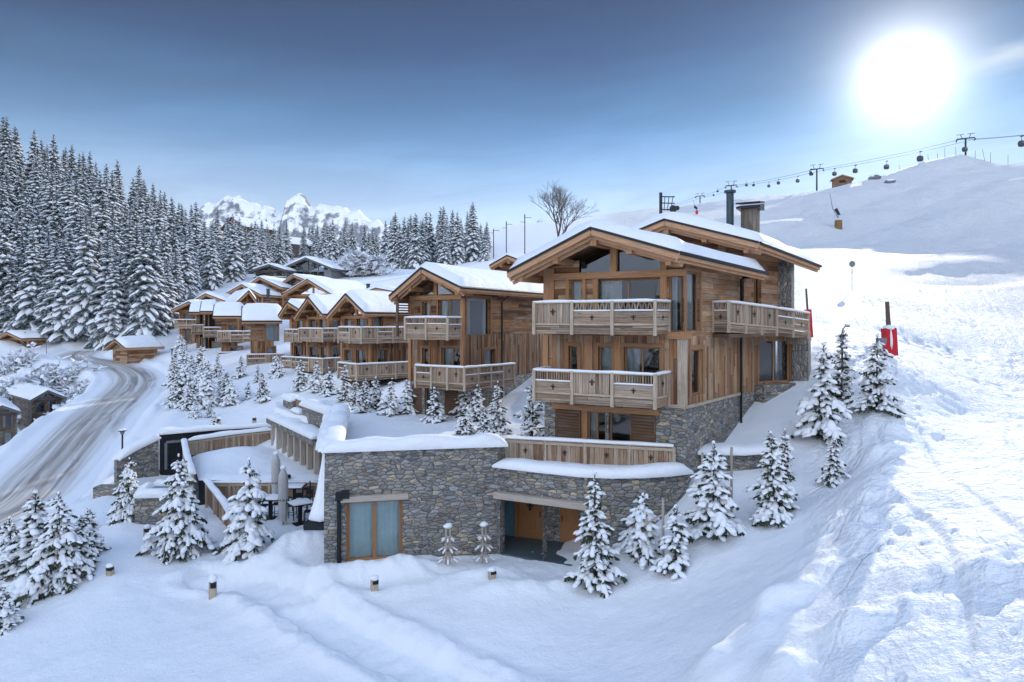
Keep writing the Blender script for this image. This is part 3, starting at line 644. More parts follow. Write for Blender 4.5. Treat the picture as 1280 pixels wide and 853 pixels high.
FL = [[(0, .5), (-.10, .28), (-.13, .08), (-.06, -.06), (.06, -.06), (.13, .08), (.10, .28)],
      [(-.10, -.06), (-.20, .10), (-.34, .16), (-.42, .05), (-.36, -.06), (-.31, .02), (-.25, .0), (-.18, -.10)],
      [(.18, -.10), (.25, .0), (.31, .02), (.36, -.06), (.42, .05), (.34, .16), (.20, .10), (.10, -.06)],
      [(-.24, -.18), (.24, -.18), (.24, -.10), (-.24, -.10)], [(-.05, -.19), (-.16, -.40), (0, -.52), (.16, -.40), (.05, -.19)]]
def emblem(parent, c, d, n, size):
    """small dark lily-shaped cut-out, facing -n"""
    mb = MB(); Z = Vector((0, 0, 1))
    for poly in FL:
        f = [Vector(c) + d * x * size + Z * y * size - n * .012 for x, y in poly]; b = [p + n * .012 for p in f]
        f.reverse(); mb.face(f, 0)
        for i in range(len(f)): j = (i + 1) % len(f); mb.face([f[j], f[i], f[i] + n * .012, f[j] + n * .012], 0)
    # make sure it faces outwards
    return mb.build('emblem', M['emblem'], parent)
def snow_cap(mb, pts, w, h, m=0, seg=.35, seed=0, ends=True, flat=.0):
    """rounded ridge of snow along a path"""
    P = []; pts = [Vector(p) for p in pts]
    for a, b in zip(pts[:-1], pts[1:]):
        n = max(1, int((b - a).length / seg))
        for i in range(n): P.append(a.lerp(b, i / n))
    P.append(pts[-1]); rows = []; N = len(P); tot = sum((P[i + 1] - P[i]).length for i in range(N - 1)); s = 0
    for i, p in enumerate(P):
        if i: s += (p - P[i - 1]).length
        d = P[min(i + 1, N - 1)] - P[max(i - 1, 0)]; d.z = 0; d.normalize(); sd = Vector((d.y, -d.x, 0))
        e = min(s, tot - s) if ends else 9; hh = h * (.75 + .5 * float(vn(p.x * 1.1 + seed, p.y * 1.1, 5))) * math.sqrt(max(0.02, 1 - (1 - min(1, (e + .02) / (h * .9))) ** 2))
        wob = (float(vn(p.x * 1.7 + seed, p.y * 1.7, 9)) - .5) * .18 * w
        row = [p + sd * (w / 2) - Vector((0, 0, .03))]
        for k in range(9):
            t = PI * k / 8; x = math.cos(t); row.append(p + sd * (math.copysign(abs(x) ** .6, x) * (w / 2 + .02) + wob * math.sin(t)) + Vector((0, 0, hh * math.sin(t) ** .75)))
        row.append(p - sd * (w / 2) - Vector((0, 0, .03))); rows.append(row)
    mb.grid(rows, m, True); mb.face(list(reversed(rows[0])), m); mb.face(rows[-1], m)
def balcony(root, pts, floor_poly, rail_h=1.0, drop=.42, lod=2, types='ABCA', bay=1.75, emb=True, snow=.07, m_rail='rail', mats=None, upface=True, seed=0, label=None):
    """pts: outline (x, y, z of handrail top); boards, posts, handrail and bays hang on it"""
    pts = [Vector(p) for p in pts]; Z = Vector((0, 0, 1)); mb = MB()
    zf = min(p.z for p in pts) - rail_h
    mb.prism(floor_poly, zf - .16, zf, 0)
    for a, b in zip(pts[:-1], pts[1:]):                       # fascia planks under the deck edge
        d = (b - a); d.z = 0; L = d.length; d.normalize(); n = Vector((-d.y, d.x, 0))
        za = (a.z + b.z) / 2 - rail_h
        if drop > .1:
            mb.beam(Vector((a.x, a.y, a.z - rail_h - drop * .28)) + n * .03, Vector((b.x, b.y, b.z - rail_h - drop * .28)) + n * .03, .07, drop * .42, 1)
            mb.beam(Vector((a.x, a.y, a.z - rail_h - drop * .72)) + n * .04, Vector((b.x, b.y, b.z - rail_h - drop * .72)) + n * .04, .07, drop * .40, 1)
    B = mb.build('balcony', [M['beamd'], M['balh']], root, label)
    hr = MB(); br = MB(); sn = MB()
    for a, b in zip(pts[:-1], pts[1:]):
        hr.beam(a - Z * .035, b - Z * .035, .15, .07, 0)
        br.beam(a - Z * (rail_h - .04), b - Z * (rail_h - .04), .10, .08, 0)
        if snow: snow_cap(sn, [a + Z * .002, b + Z * .002], .15, snow, seed=seed)
    ii = 0; plist = []
    for a, b in zip(pts[:-1], pts[1:]):
        d = (b - a); dz = d.z; d.z = 0; L = d.length; d.normalize(); n = Vector((-d.y, d.x, 0)); N = max(1, round(L / bay)); w = L / N
        for k in range(N):
            q0 = a.lerp(b, k / N); q1 = a.lerp(b, (k + 1) / N); plist.append(q0)
            ty = types[ii % len(types)]; ii += 1; pm = MB(); lo0 = q0 - Z * (rail_h - .08); lo1 = q1 - Z * (rail_h - .08); t0, t1 = q0 - Z * .07, q1 - Z * .07
            if ty == 'A':                                     # upright boards over the full height
                if lod >= 2:
                    nb = max(3, int(w / .14))
                    for i in range(nb):
                        f = (i + .5) / nb; p = lo0.lerp(lo1, f); q = t0.lerp(t1, f); h = (q - p).length
                        pm.obox((p + q) / 2 + n * (.012 * (i % 2)), d * (w / nb / 2 - .006), n * .014, Z * (h / 2 - .004), 0)
                else: pm.face([lo0, lo1, t1, t0], 1); pm.face([t0 + n * .03, t1 + n * .03, lo1 + n * .03, lo0 + n * .03], 1)
                ec, es = lo0.lerp(lo1, .5).lerp(t0.lerp(t1, .5), .58), .30
            else:                                             # planked lower field under a row of pickets
                f = .52 if ty == 'B' else .58; m0, m1 = lo0.lerp(t0, f), lo1.lerp(t1, f)
                for g0, g1 in ((0, .47), (.5, .97)):
                    pa, pb = lo0.lerp(m0, g0), lo0.lerp(m0, g1); qa, qb = lo1.lerp(m1, g0), lo1.lerp(m1, g1)
                    pm.obox((pa + pb + qa + qb) / 4, (qa - pa) / 2 * .985, n * .016, (pb - pa) / 2, 0)
                pm.beam(m0 + Z * .02, m1 + Z * .02, .06, .05, 0)
                np_ = max(4, int(w / (.11 if lod >= 2 else .2)))
                for i in range(np_):
                    g = (i + .5) / np_; p = m0.lerp(m1, g) + Z * .045; q = t0.lerp(t1, g); tl = (.03 if i % 2 else -.03) if ty == 'C' else 0
                    pm.beam(p - d * tl, q + d * tl, .05, .03 if lod >= 2 else .06, 0)
                if snow and lod >= 1: snow_cap(sn, [m0.lerp(m1, .04) + Z * .045, m0.lerp(m1, .96) + Z * .045], .07, .03, seed=ii)
                ec, es = lo0.lerp(lo1, .5).lerp(m0.lerp(m1, .5), .52), .24
            po = pm.build('panel', [M['pboards'], M['bal']], B)
            if emb and lod >= 1: emblem(B, ec - n * .02, d, n, es)
    plist.append(pts[-1])
    for i, q in enumerate(plist):
        p = MB(); dr = drop if drop > .1 else .05
        p.obox(q - Z * ((rail_h + dr) / 2) + Vector((0, -.045, 0)), Vector((.065, 0, 0)), Vector((0, .05, 0)), Z * ((rail_h + dr) / 2 + .0), 0); p.build('post', M[m_rail], B)
    hr.build('handrail', M[m_rail], B); br.build('bottom_rail', M[m_rail], B)
    if snow: sn.build('rail_snow', M['tsnow'], B)
    return B
def fpx(px, ox, oy, t, ang=29.0):
    """local x on the line y=t of a frame at (ox,oy) turned by -ang that is seen in column px"""
    c, s = math.cos(math.radians(ang)), math.sin(math.radians(ang)); r = rx(px); X0 = ox + s * t; Y0 = oy + c * t
    return (r * Y0 - X0) / (c + s * r)
ANG = math.radians(29)

# ---------------------------------------------------------------- the big chalet
def big_chalet():
    KX, KY = 7.07, 27.8
    root = empty('chalet', (KX, KY, 3.2), -ANG, 'large timber chalet with two snowy gables and carved balconies above the slate entrance', 'chalet')
    zb = 3.2; Z = lambda z: z - zb
    f = lambda px: fpx(px, KX, KY, 0)
    W = -6.4; F1, F2 = Z(6.5), Z(9.42); g0 = Z(3.6)
    K = (0, 0); A = (.93, 6.5); Bp = (1.34, 9.0); C_ = (2.75, 11.0); D = (2.75, 14); LB = (W, 14); LA = (W, 0)
    # stone storey
    st = MB(); o0, o1 = f(694) - W, f(820) - W
    wall(st, LA, K, g0 - .6, F1 - .1, [(o0, o1, g0, Z(6.12))], reveal=.35); wall(st, K, A, Z(2.5), F1 - .1); wall(st, A, Bp, Z(3.5), F1 - .1); wall(st, LB, LA, Z(3), F1 - .1)
    st.face([(W, 0, F1 - .1), (0, 0, F1 - .1), (A[0], A[1], F1 - .1), (Bp[0], Bp[1], F1 - .1), (C_[0], C_[1], F1 - .1), (W, 12, F1 - .1)])
    base = st.build('stone_base', M['stone'], root)
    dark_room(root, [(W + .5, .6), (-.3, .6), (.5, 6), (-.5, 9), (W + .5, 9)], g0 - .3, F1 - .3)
    # the glazed front of the stone storey between two louvred shutters
    louver(root, (W, .0), (0, .0), o0 + .02, o0 + 1.22, g0, Z(6.0)); louver(root, (W, .0), (0, .0), o1 - 1.12, o1 - .02, g0, Z(6.0))
    window(root, (W, .12), (0, .12), o0 + 1.5, o0 + 2.36, g0, Z(6.0), 2, 'left'); window(root, (W, .12), (0, .12), o1 - 2.1, o1 - 1.14, g0, Z(6.0), 1, None)
    p = MB(); p.box(W + o0 + 2.38, W + o1 - 2.12, .05, .4, g0, Z(6.1)); p.build('pier', M['stoneb'], root)
    p = MB(); p.box(W + o0 - .15, W + o1 + .15, -.06, .2, Z(6.02), Z(6.26)); p.box(W + o0 + 1.22, W + o0 + 1.5, .1, .25, g0, Z(6.02)); p.build('beam', M['beam'], root)
    p = MB(); p.box(f(831), -.0, -.05, .02, F1 - .12, F1 + .02); p.beam((.06, -.02, F1 - .05), (.99, 6.48, F1 - .05), .1, .12); p.build('ledge', M['rail'], root)
    # middle storey: upright planks
    mid = MB(); mo = [(f(711) - W, f(722) - W, F1 + .08, Z(8.85)), (f(748) - W, f(765) - W, F1 + .08, Z(8.85)), (f(780) - W, f(825) - W, F1 + .08, Z(8.85))]
    wall(mid, LA, K, F1 - .1, F2 - .1, mo); so = [(.55, 1.75, F1 + .35, Z(8.75))]; wall(mid, K, A, F1 - .1, F2 - .1, so); wall(mid, A, Bp, F1 - .1, F2 - .1)
    bw = ((C_[0] - Bp[0]) ** 2 + (C_[1] - Bp[1]) ** 2) ** .5
    wall(mid, Bp, C_, F1 - .1, F2 - .1, [(.12, bw - .12, Z(6.75), Z(8.95))]); wall(mid, LB, LA, F1 - .1, F2 - .1)
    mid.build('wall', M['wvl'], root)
    for (a, b, c, e), n_, cu in zip(mo, (1, 1, 2), ('right', 'full', 'left')): window(root, LA, K, a, b, c, e, n_, cu, casing=.16)
    window(root, K, A, .55, 1.75, F1 + .35, Z(8.75), 1, 'left', casing=.2); window(root, Bp, C_, .12, bw - .12, Z(6.75), Z(8.95), 2, None, fm='beam')
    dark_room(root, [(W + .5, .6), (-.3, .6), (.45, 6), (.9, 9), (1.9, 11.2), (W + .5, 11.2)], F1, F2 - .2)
    for (xa, xb, ya, yb) in ((-.32, .06, -.08, .08), (W - .05, W + .2, -.07, .06), (f(731), f(741), -.06, .05), (f(769), f(776), -.05, .05)):
        p = MB(); p.box(xa, xb, ya, yb, F1, F2 - .1); p.build('corner_post', M['rail' if xb > 0 else 'beam'], root)
    # upper storey: horizontal planks, corner glazing
    up = MB(); TB = Z(11.75); cw = 1.05
    uo = [(f(713) - W, f(727) - W, F2 + .05, TB), (f(745) - W, f(826) - W, F2 + .05, TB), (f(836) - W, -W - .02, F2 + .08, Z(12.0))]
    wall(up, LA, K, F2 - .1, Z(12.0), uo); L1 = math.hypot(*A)
    wall(up, K, A, F2 - .1, Z(12.62), [(.03, 1.5, F2 + .08, Z(12.0))]); wall(up, A, (1.1, 8), F2 - .1, Z(12.3)); wall(up, LB, LA, F2 - .1, Z(12.1))
    # gable field: glazing between timbers is open, planks at the flanks
    up.face([(W, 0, Z(12.0)), (f(724), 0, Z(12.0)), (f(724), 0, Z(12.62)), (W, 0, Z(12.28))])
    up.face([(f(828), 0, Z(12.0)), (0, 0, Z(12.0)), (0, 0, Z(12.55)), (f(828), 0, Z(12.75))])
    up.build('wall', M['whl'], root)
    window(root, LA, K, *uo[0], 1, 'full'); window(root, LA, K, *uo[1], 2, 'left', casing=.1)
    a, b, c, e = uo[2]; window(root, LA, K, a, b, c, e, 1, 'left'); window(root, K, A, .03, 1.5, F2 + .08, Z(12.0), 1, 'right', casing=.14)
    dark_room(root, [(W + .5, 1.2), (-.9, 1.2), (-.2, 6), (-.2, 8), (W + .5, 8)], F2, Z(12.0))
    tb = MB(); tb.box(W + .5, .02, -.16, .08, Z(11.78), Z(12.06)); tb.box(f(742) , f(748), -.1, .06, F2, Z(11.8)); tb.box(f(729), f(733), -.1, .06, F2, Z(11.8))
    tb.box(f(764), f(772), -.14, .06, Z(12.0), Z(13.3)); tb.box(f(826), f(834), -.1, .06, F2 - .1, Z(12.5)); tb.box(W - .02, W + .5, -.08, .06, F2, Z(12.3)); tb.box(f(708), f(712), -.1, .04, F2, Z(11.8))
    tb.beam((-.05, -.2, F2 - .05), (.02, 1.7, F2 - .05), .22, .3); tb.box(f(833), .08, -.14, .1, F2 - .2, F2 + .08); tb.build('beam', M['beam'], root)
    gp_ = MB(); xl, xr = f(726), f(763)
    gp_.slab([(xl, .05, Z(12.08)), (xr, .05, Z(12.08)), (xr, .05, Z(13.25)), (xl, .05, Z(12.58))], .02, nrm=(0, -1, 0))
    xl, xr = f(773), f(826); gp_.slab([(xl, .05, Z(12.08)), (xr, .05, Z(12.08)), (xr, .05, Z(12.72)), (xl, .05, Z(13.25))], .02, nrm=(0, -1, 0))
    g_ = gp_.build('gable_window', M['glass'], root)
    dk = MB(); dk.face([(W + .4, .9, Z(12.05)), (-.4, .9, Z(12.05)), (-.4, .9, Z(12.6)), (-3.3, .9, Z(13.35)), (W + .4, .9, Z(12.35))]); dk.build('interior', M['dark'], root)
    # roofs
    L = [(-7.3, -1.8, Z(12.12)), (-7.3, 9, Z(12.12))]; Rg = [(-3.4, -1.8, Z(13.78)), (-3.0, 9, Z(13.78))]; E = [(.22, -1.8, Z(12.62)), (2.1, 6.7, Z(12.28))]
    gable_roof(root, L, Rg, E, snow=.42, wall_t=1.8)
    # rear block
    rb = MB(); wall(rb, (-6, 6.8), (1.05, 6.8), Z(12.0), Z(13.3), [(1.5, 6.6, Z(12.9), Z(13.25))]); wall(rb, (1.05, 6.8), (2.05, 11.0), F2 - .1, Z(13.4), [(1.2, 2.1, Z(10.7), Z(12.2))]); wall(rb, (-6, 14), (-6, 6.8), Z(9), Z(13.3))
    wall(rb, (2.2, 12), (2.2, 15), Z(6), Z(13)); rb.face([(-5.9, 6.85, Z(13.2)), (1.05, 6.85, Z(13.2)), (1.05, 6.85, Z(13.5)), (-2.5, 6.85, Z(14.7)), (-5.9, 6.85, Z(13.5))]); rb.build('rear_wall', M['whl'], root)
    window(root, (1.05, 6.8), (2.05, 11.0), 1.2, 2.1, Z(10.7), Z(12.2), 2, None); window(root, (-6, 6.8), (1.05, 6.8), 1.5, 6.6, Z(12.9), Z(13.25), 3, None)
    gable_roof(root, [(-6.9, 5.5, Z(13.5)), (-6.9, 14, Z(13.5))], [(-2.5, 5.5, Z(15.0)), (-2.2, 14, Z(15.0))], [(1.96, 5.5, Z(13.62)), (3.9, 13, Z(12.98))], snow=.42, wall_t=1.3, seed=5)
    dark_room(root, [(-5.5, 7.6), (.6, 7.6), (1.5, 11.0), (1.5, 13.8), (-5.5, 13.8)], F2, Z(13.2))
    # stone pillar on the right end
    sp = MB(); sp.box(2.05, 2.72, 11.0, 12.2, Z(9.4), Z(13.3)); sp.box(2.76, 3.55, 10.9, 12.2, Z(5), Z(9.36)); sp.box(2.0, 2.74, 11.1, 12.2, Z(5), Z(9.36)); sp.build('pillar', M['stone'], root)
    bs = MB(); bs.prism([(1.2, 8.6), (1.75, 8.4), (3.0, 10.4), (2.75, 11.0)], Z(5.2), Z(6.7)); bs.build('window_base', M['stone'], root)
    # balconies
    zr1, zr2 = Z(7.86), Z(10.77); xl, xr = -6.14, -.80; t = -1.5
    for zr, ty, lb in ((zr1, 'ABAB', None), (zr2, 'ACCC', None)):
        balcony(root, [(xl, 0, zr), (xl, t, zr), (xr, t, zr), (xr + .12, 0, zr)], [(xl, 0), (xl, t), (xr, t), (xr + .12, 0)], 1.0, .40, 2, ty if zr == zr1 else 'CACCC', 1.78, seed=zr)
    pts = [(.42, 3.0, Z(10.80)), (1.17, 2.7, Z(10.80)), (2.53, 7.0, Z(10.58)), (3.62, 10.3, Z(10.36))]
    balcony(root, pts, [(.3, 3.0), (1.17, 2.7), (2.53, 7.0), (3.62, 10.3), (2.3, 10.8), (1.2, 8), (.9, 6.5)], .98, .38, 2, 'CAAAC', 1.5, emb=True)
    bx = MB(); bx.box(2.55, 3.25, 10.05, 10.15, Z(8.75), Z(9.35)); bx.build('panel', M['bal'], root)
    # downpipe on the long side and its elbow
    dp = MB(); e = Vector((1.95, 6.4, Z(12.2))); q = Vector((1.02, 6.3, Z(11.95)))
    dp.tube([e, e + Vector((0, 0, -.18)), q + Vector((.12, 0, .08)), q, q + Vector((0, 0, -7.2))], .055, 8); dp.build('downpipe', M['metal'], root)
    # flue and clad chimney stack
    fl = MB(); c = Vector((.0, 8.8, 0)); fl.tube([c + V3(0, 0, Z(14.2)), c + V3(0, 0, Z(16.6))], .19, 14); fl.tube([c + V3(0, 0, Z(16.6)), c + V3(0, 0, Z(16.72))], .3, 14); fl.tube([c + V3(0, 0, Z(14.55)), c + V3(0, 0, Z(14.75))], [.36, .22], 14); fl.build('flue', M['chim'], root)
    ch = MB(); ch.box(.5, 1.3, 9.0, 9.9, Z(13.6), Z(15.75)); cs = ch.build('chimney', M['gwood'], root)
    cc = MB(); cc.prism([(.3, 8.8), (1.5, 8.8), (1.5, 10.1), (.3, 10.1)], [Z(15.75)] * 4, [Z(15.85), Z(15.85), Z(16.1), Z(16.1)]); cc.beam((.9, 8.7, Z(16.0)), (.9, 10.2, Z(16.2)), 1.2, .08); cc.build('cap', M['metal'], cs)
    return root
big_chalet()
# ---------------------------------------------------------------- the row of chalets
def row_chalet(label, px, Y, ang, zbase, F1, F2, roof, depth, bal=(), lod=1, group='timber chalets of the terraced row', wl='wv', wu='wh', fwin=(), swin=(), snow=.42, t0=1.4, inset=(.45, .6), seed=0, ovb=1.0, base='stone', flue=None, name='chalet', gablebeams=True):
    """px,Y: where the front of the ridge is; roof = (sl, zl, zr_ridge, sr, zr); local x along the gable, y into the depth"""
    x = rx(px) * Y; zb = zbase; Z = lambda z: z - zb
    root = empty(name, (x, Y, zb), -math.radians(ang), label, 'chalet', group)
    sl, zl, zrg, sr, zr = roof; a, b = sl + inset[0], sr - inset[1]; d = depth - ovb
    LA, RA, LB, RB = (a, t0), (b, t0), (a, d), (b, d); el, er = Z(zl) - .2, Z(zr) - .2
    def ops(lst, which, lev): return [w for w in lst if w[0] == lev]
    def zr_(lev, w): 
        f = {0: Z(zbase), 1: Z(F1), 2: Z(F2)}[lev]; return (w[1], w[2], f + w[3], f + w[4])
    if base:
        st = MB(); fo = [zr_(0, w) for w in fwin if w[0] == 0]
        wall(st, LA, RA, -.8, Z(F1), fo, reveal=.3); wall(st, RA, RB, -.8, Z(F1)); wall(st, LB, LA, -.8, Z(F1)); wall(st, RB, LB, -.8, Z(F1)); st.build('stone_base', M[base], root)
        for w, o in zip([w for w in fwin if w[0] == 0], fo):
            if w[5] == 'shut': louver(root, LA, RA, *o)
            else: window(root, LA, RA, *o, w[6], w[5])
    w1 = MB(); w2 = MB()
    for lev, mb, z0, z1l, z1r in ((1, w1, Z(F1), Z(F2), Z(F2)), (2, w2, Z(F2), el, er)):
        fo = [zr_(lev, w) for w in fwin if w[0] == lev]; so = [zr_(lev, w) for w in swin if w[0] == lev]
        wall(mb, LA, RA, z0, min(z1l, z1r), fo, reveal=.25); wall(mb, RA, RB, z0, z1r, so, reveal=.25); wall(mb, LB, LA, z0, z1l); wall(mb, RB, LB, z0, min(z1l, z1r))
        for w, o in zip([w for w in fwin if w[0] == lev], fo):
            if w[5] == 'shut': louver(root, LA, RA, *o)
            else: window(root, LA, RA, *o, w[6], w[5], casing=.12 if lod > 0 else 0)
        for w, o in zip([w for w in swin if w[0] == lev], so): window(root, RA, RB, *o, w[6], w[5], casing=.14 if lod > 0 else 0)
    zc = min(el, er)
    for t in (t0 + .03, d - .03):
        pts = [(a, t, zc), (b, t, zc), (b, t, max(er, zc + .02)), (0, t, Z(zrg) - .3), (a, t, max(el, zc + .02))]
        w2.face(pts if t < d / 2 else list(reversed(pts)))
    w1.build('wall', M[wl], root); w2.build('wall', M[wu], root)
    if gablebeams:
        tb = MB(); tb.box(a, b, t0 - .14, t0 + .05, zc - .06, zc + .2); tb.box(-.12, .12, t0 - .1, t0 + .05, zc + .2, Z(zrg) - .5); tb.build('beam', M['beam'], root)
        gb = MB(); sp = .55
        for s, q in ((-1, a), (1, b)):
            zt = zc + .28; zq = (Z(zrg) - .55 - zt) * .62
            if abs(q) > 1.2 and zq > .3: gb.slab([(s * .18, t0 - .02, zt), (s * .18, t0 - .02, zt + zq), (q * .62, t0 - .02, zt + .06), (q * .62, t0 - .02, zt)][::s], .02, nrm=(0, -1, 0))
        if gb.f: gb.build('gable_window', M['glass'], root)
        for xx in (a, b):
            p = MB(); p.box(xx - .11, xx + .11, t0 - .08, t0 + .12, Z(F1), zc); p.build('corner_post', M['beam'], root)
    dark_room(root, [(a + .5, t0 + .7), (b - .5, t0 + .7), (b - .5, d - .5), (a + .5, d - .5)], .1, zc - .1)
    gable_roof(root, [(sl, 0, Z(zl)), (sl, depth, Z(zl))], [(0, 0, Z(zrg)), (0, depth, Z(zrg))], [(sr, 0, Z(zr)), (sr, depth, Z(zr))], snow=snow, wall_t=t0, seed=seed, purl=lod > 0, heavy=lod > 1)
    for (pts, poly, ty, bay_) in bal:
        pp = [(q[0], q[1], Z(q[2])) for q in pts]
        balcony(root, pp, poly, 1.0, .38, lod, ty, bay_, emb=lod > 0, seed=seed + pts[0][2], snow=.08)
    if flue:
        for (fx, fy, fz, fh, fr) in flue:
            m = MB(); m.tube([(fx, fy, Z(fz)), (fx, fy, Z(fz + fh))], fr, 12); m.tube([(fx, fy, Z(fz + fh)), (fx, fy, Z(fz + fh + .1))], fr * 1.3, 12); m.build('flue', M['chim'], root)
    return root
# second chalet (front gable with the window bay beside it)
def chalet_two():
    Kx, Ky = -3.0, 41.5
    pk = 526.8; Yr = 41.0
    roof = (-2.45, 11.5, 13.15, 2.75, 11.95)
    # local s relative to ridge; front wall at t0
    o = (rx(pk) * Yr, Yr); f = lambda p, t: fpx(p, o[0], o[1], t)
    a, b = roof[0] + .45, f(578, 1.5)
    F1, F2 = 6.15, 9.05; wfront = lambda p: f(p, 1.5) - a
    fw = [(2, wfront(528), wfront(537), .02, 2.1, 'full', 1), (2, wfront(548), wfront(577), .02, 2.2, 'sides', 2), (1, wfront(528), wfront(536), .02, 2.1, None, 1), (1, wfront(552), wfront(578), .02, 2.15, 'left', 2),
          (0, .15, .95, .1, 2.6, 'shut', 1), (0, 1.15, 1.9, .1, 2.6, None, 1), (0, b - a - 1.3, b - a - .25, .1, 2.6, 'shut', 1)]
    sw = [(2, .5, 3.3, -.05, 2.35, 'sides', 1), (1, 2.6, 3.9, .0, 1.95, 'full', 1)]
    zu, zl = 10.16, 7.28
    xl, xr = f(507, .1), f(560, .1); ur = [(xl, 1.5, zu), (xl, .1, zu), (xr, .1, zu), (b - .05, 1.5, zu)]
    x3, y3 = b + 2.3, 2.3
    lr = [(xl + .1, 1.5, zl), (f(520, .0), .0, zl), (f(581, -.4), -.4, zl), (b + 1.35, 5.6, zl - .12)]
    bal = [(ur, [(q[0], q[1]) for q in ur], 'ACCB', 1.3), (lr, [(q[0], q[1]) for q in lr] + [(b - .05, 5.6)], 'ABAABBB', 1.35)]
    r = row_chalet('timber chalet with a tall curtained bay window, beside the large two gabled chalet', pk, Yr, 29, 3.3, F1, F2, roof, 17, bal, 2, fwin=fw, swin=sw, t0=1.5, inset=(.45, roof[3] - b), seed=2)
    dp = MB(); Z = lambda z: z - 3.3; dp.tube([(2.7, 6.4, Z(11.9)), (2.65, 6.4, Z(11.75)), (b + .08, 6.2, Z(11.2)), (b + .08, 6.2, Z(3.6))], .05, 8); dp.build('downpipe', M['metal'], r)
    p = MB()
    for i in range(12): p.box(a - .02, a + .06, .2, 1.5, Z(9.9) + i * .16, Z(9.9) + i * .16 + .08)
    p.box(a - .04, a + .1, .12, .24, Z(9.0), Z(11.6)); p.build('screen', M['beamd'], r)
chalet_two()
def chalet_three():
    roof = (-2.15, 10.35, 12.2, 2.0, 10.65); Yr = 57.0; pk = 432; o = (rx(pk) * Yr, Yr); f = lambda p, t: fpx(p, o[0], o[1], t); F1, F2 = 5.4, 8.35
    a = roof[0] + .45; b = roof[3] - .5; wf = lambda p: f(p, 1.4) - a
    fw = [(2, .3, 1.0, .02, 2.05, 'full', 1), (2, 1.7, 2.7, .02, 2.05, 'left', 1), (1, .3, 1.1, .02, 2.05, None, 1), (1, 1.6, 2.7, .02, 2.05, 'left', 2), (0, .4, 1.4, .1, 2.0, 'shut', 1)]
    sw = [(2, .5, 1.7, .02, 2.0, 'full', 1), (1, 1.0, 2.3, .02, 2.0, 'sides', 2), (1, 5.0, 6.2, .02, 2.0, 'full', 1)]
    zu, zl = 9.4, 6.45
    ur = [(f(423.5, .4), 1.3, zu), (f(423.5, .4), .4, zu), (b + .5, -.3, zu), (b + 1.5, 6.5, zu - .05)]
    lr = [(f(423, -.2), 1.3, zl), (f(423, -.2), -.2, zl), (b + .9, -1.3, zl), (b + 2.2, 2.0, zl), (b + 2.4, 7.0, zl - .1)]
    row_chalet('timber chalet with a wide curved lower balcony, third in the row behind the young firs', pk, Yr, 29, 3.4, F1, F2, roof, 13, [(ur, [(q[0], q[1]) for q in ur] + [(b, 6.5)], 'ABAACAA', 1.6), (lr, [(q[0], q[1]) for q in lr] + [(b, 7.0)], 'ABAAAAA', 1.7)], 1, fwin=fw, swin=sw, seed=3, flue=[(4.3, 11, 11.5, 1.6, .22)])
chalet_three()
def chalet_four():
    roof = (-1.95, 10.3, 12.3, 1.9, 10.6); Yr = 68.2; pk = 385; o = (rx(pk) * Yr, Yr); f = lambda p, t: fpx(p, o[0], o[1], t); F1, F2 = 5.2, 8.1
    a = roof[0] + .4; b = roof[3] - .5
    fw = [(2, .3, 1.1, .02, 2.05, None, 1), (2, 1.7, 2.5, .02, 2.05, 'full', 1), (1, .3, 1.3, .02, 2.05, None, 1), (1, 1.9, 2.7, .02, 2.05, 'left', 1)]
    sw = [(2, .6, 1.8, .02, 2.0, None, 1), (1, .6, 2.2, .02, 2.05, 'sides', 2)]
    ur = [(a + .1, 1.3, 9.15), (a + .1, .2, 9.15), (b + .6, .0, 9.15), (b + .8, 4.5, 9.15)]; lr = [(a + .3, 1.3, 6.25), (a + .3, -.4, 6.25), (b + 1.5, -.9, 6.25), (b + 1.9, 5.5, 6.25)]
    row_chalet('narrow timber chalet with two stacked balconies, next to the curved balcony chalet', pk, Yr, 29, 3.4, F1, F2, roof, 13, [(ur, [(q[0], q[1]) for q in ur] + [(b, 4.5)], 'CAA', 1.6), (lr, [(q[0], q[1]) for q in lr] + [(b, 5.5)], 'ABAA', 1.7)], 1, fwin=fw, swin=sw, seed=4)
    # stepped half gable just left of it
    roof = (-1.3, 10.5, 11.9, 3.0, 10.55); Yr = 71.5; pk = 359; F1, F2 = 5.2, 8.1
    fw = [(2, .8, 1.6, .02, 2.05, 'full', 1), (1, .4, 1.4, .02, 2.05, None, 1), (1, 2.0, 2.8, .02, 2.0, 'full', 1)]
    ur = [(-.6, 1.3, 9.0), (-.6, .2, 9.0), (1.9, .2, 9.0), (2.2, 1.3, 9.0)]; lr = [(-.6, 1.3, 6.15), (-.6, -.2, 6.15), (2.6, -.4, 6.15), (2.8, 1.3, 6.15)]
    row_chalet('timber chalet showing only a thin roof gable, tucked behind the fourth chalet', pk, Yr, 29, 3.4, F1, F2, roof, 11, [(ur, [(q[0], q[1]) for q in ur], 'BC', 1.5), (lr, [(q[0], q[1]) for q in lr], 'BCB', 1.6)], 1, fwin=fw, seed=6)
chalet_four()
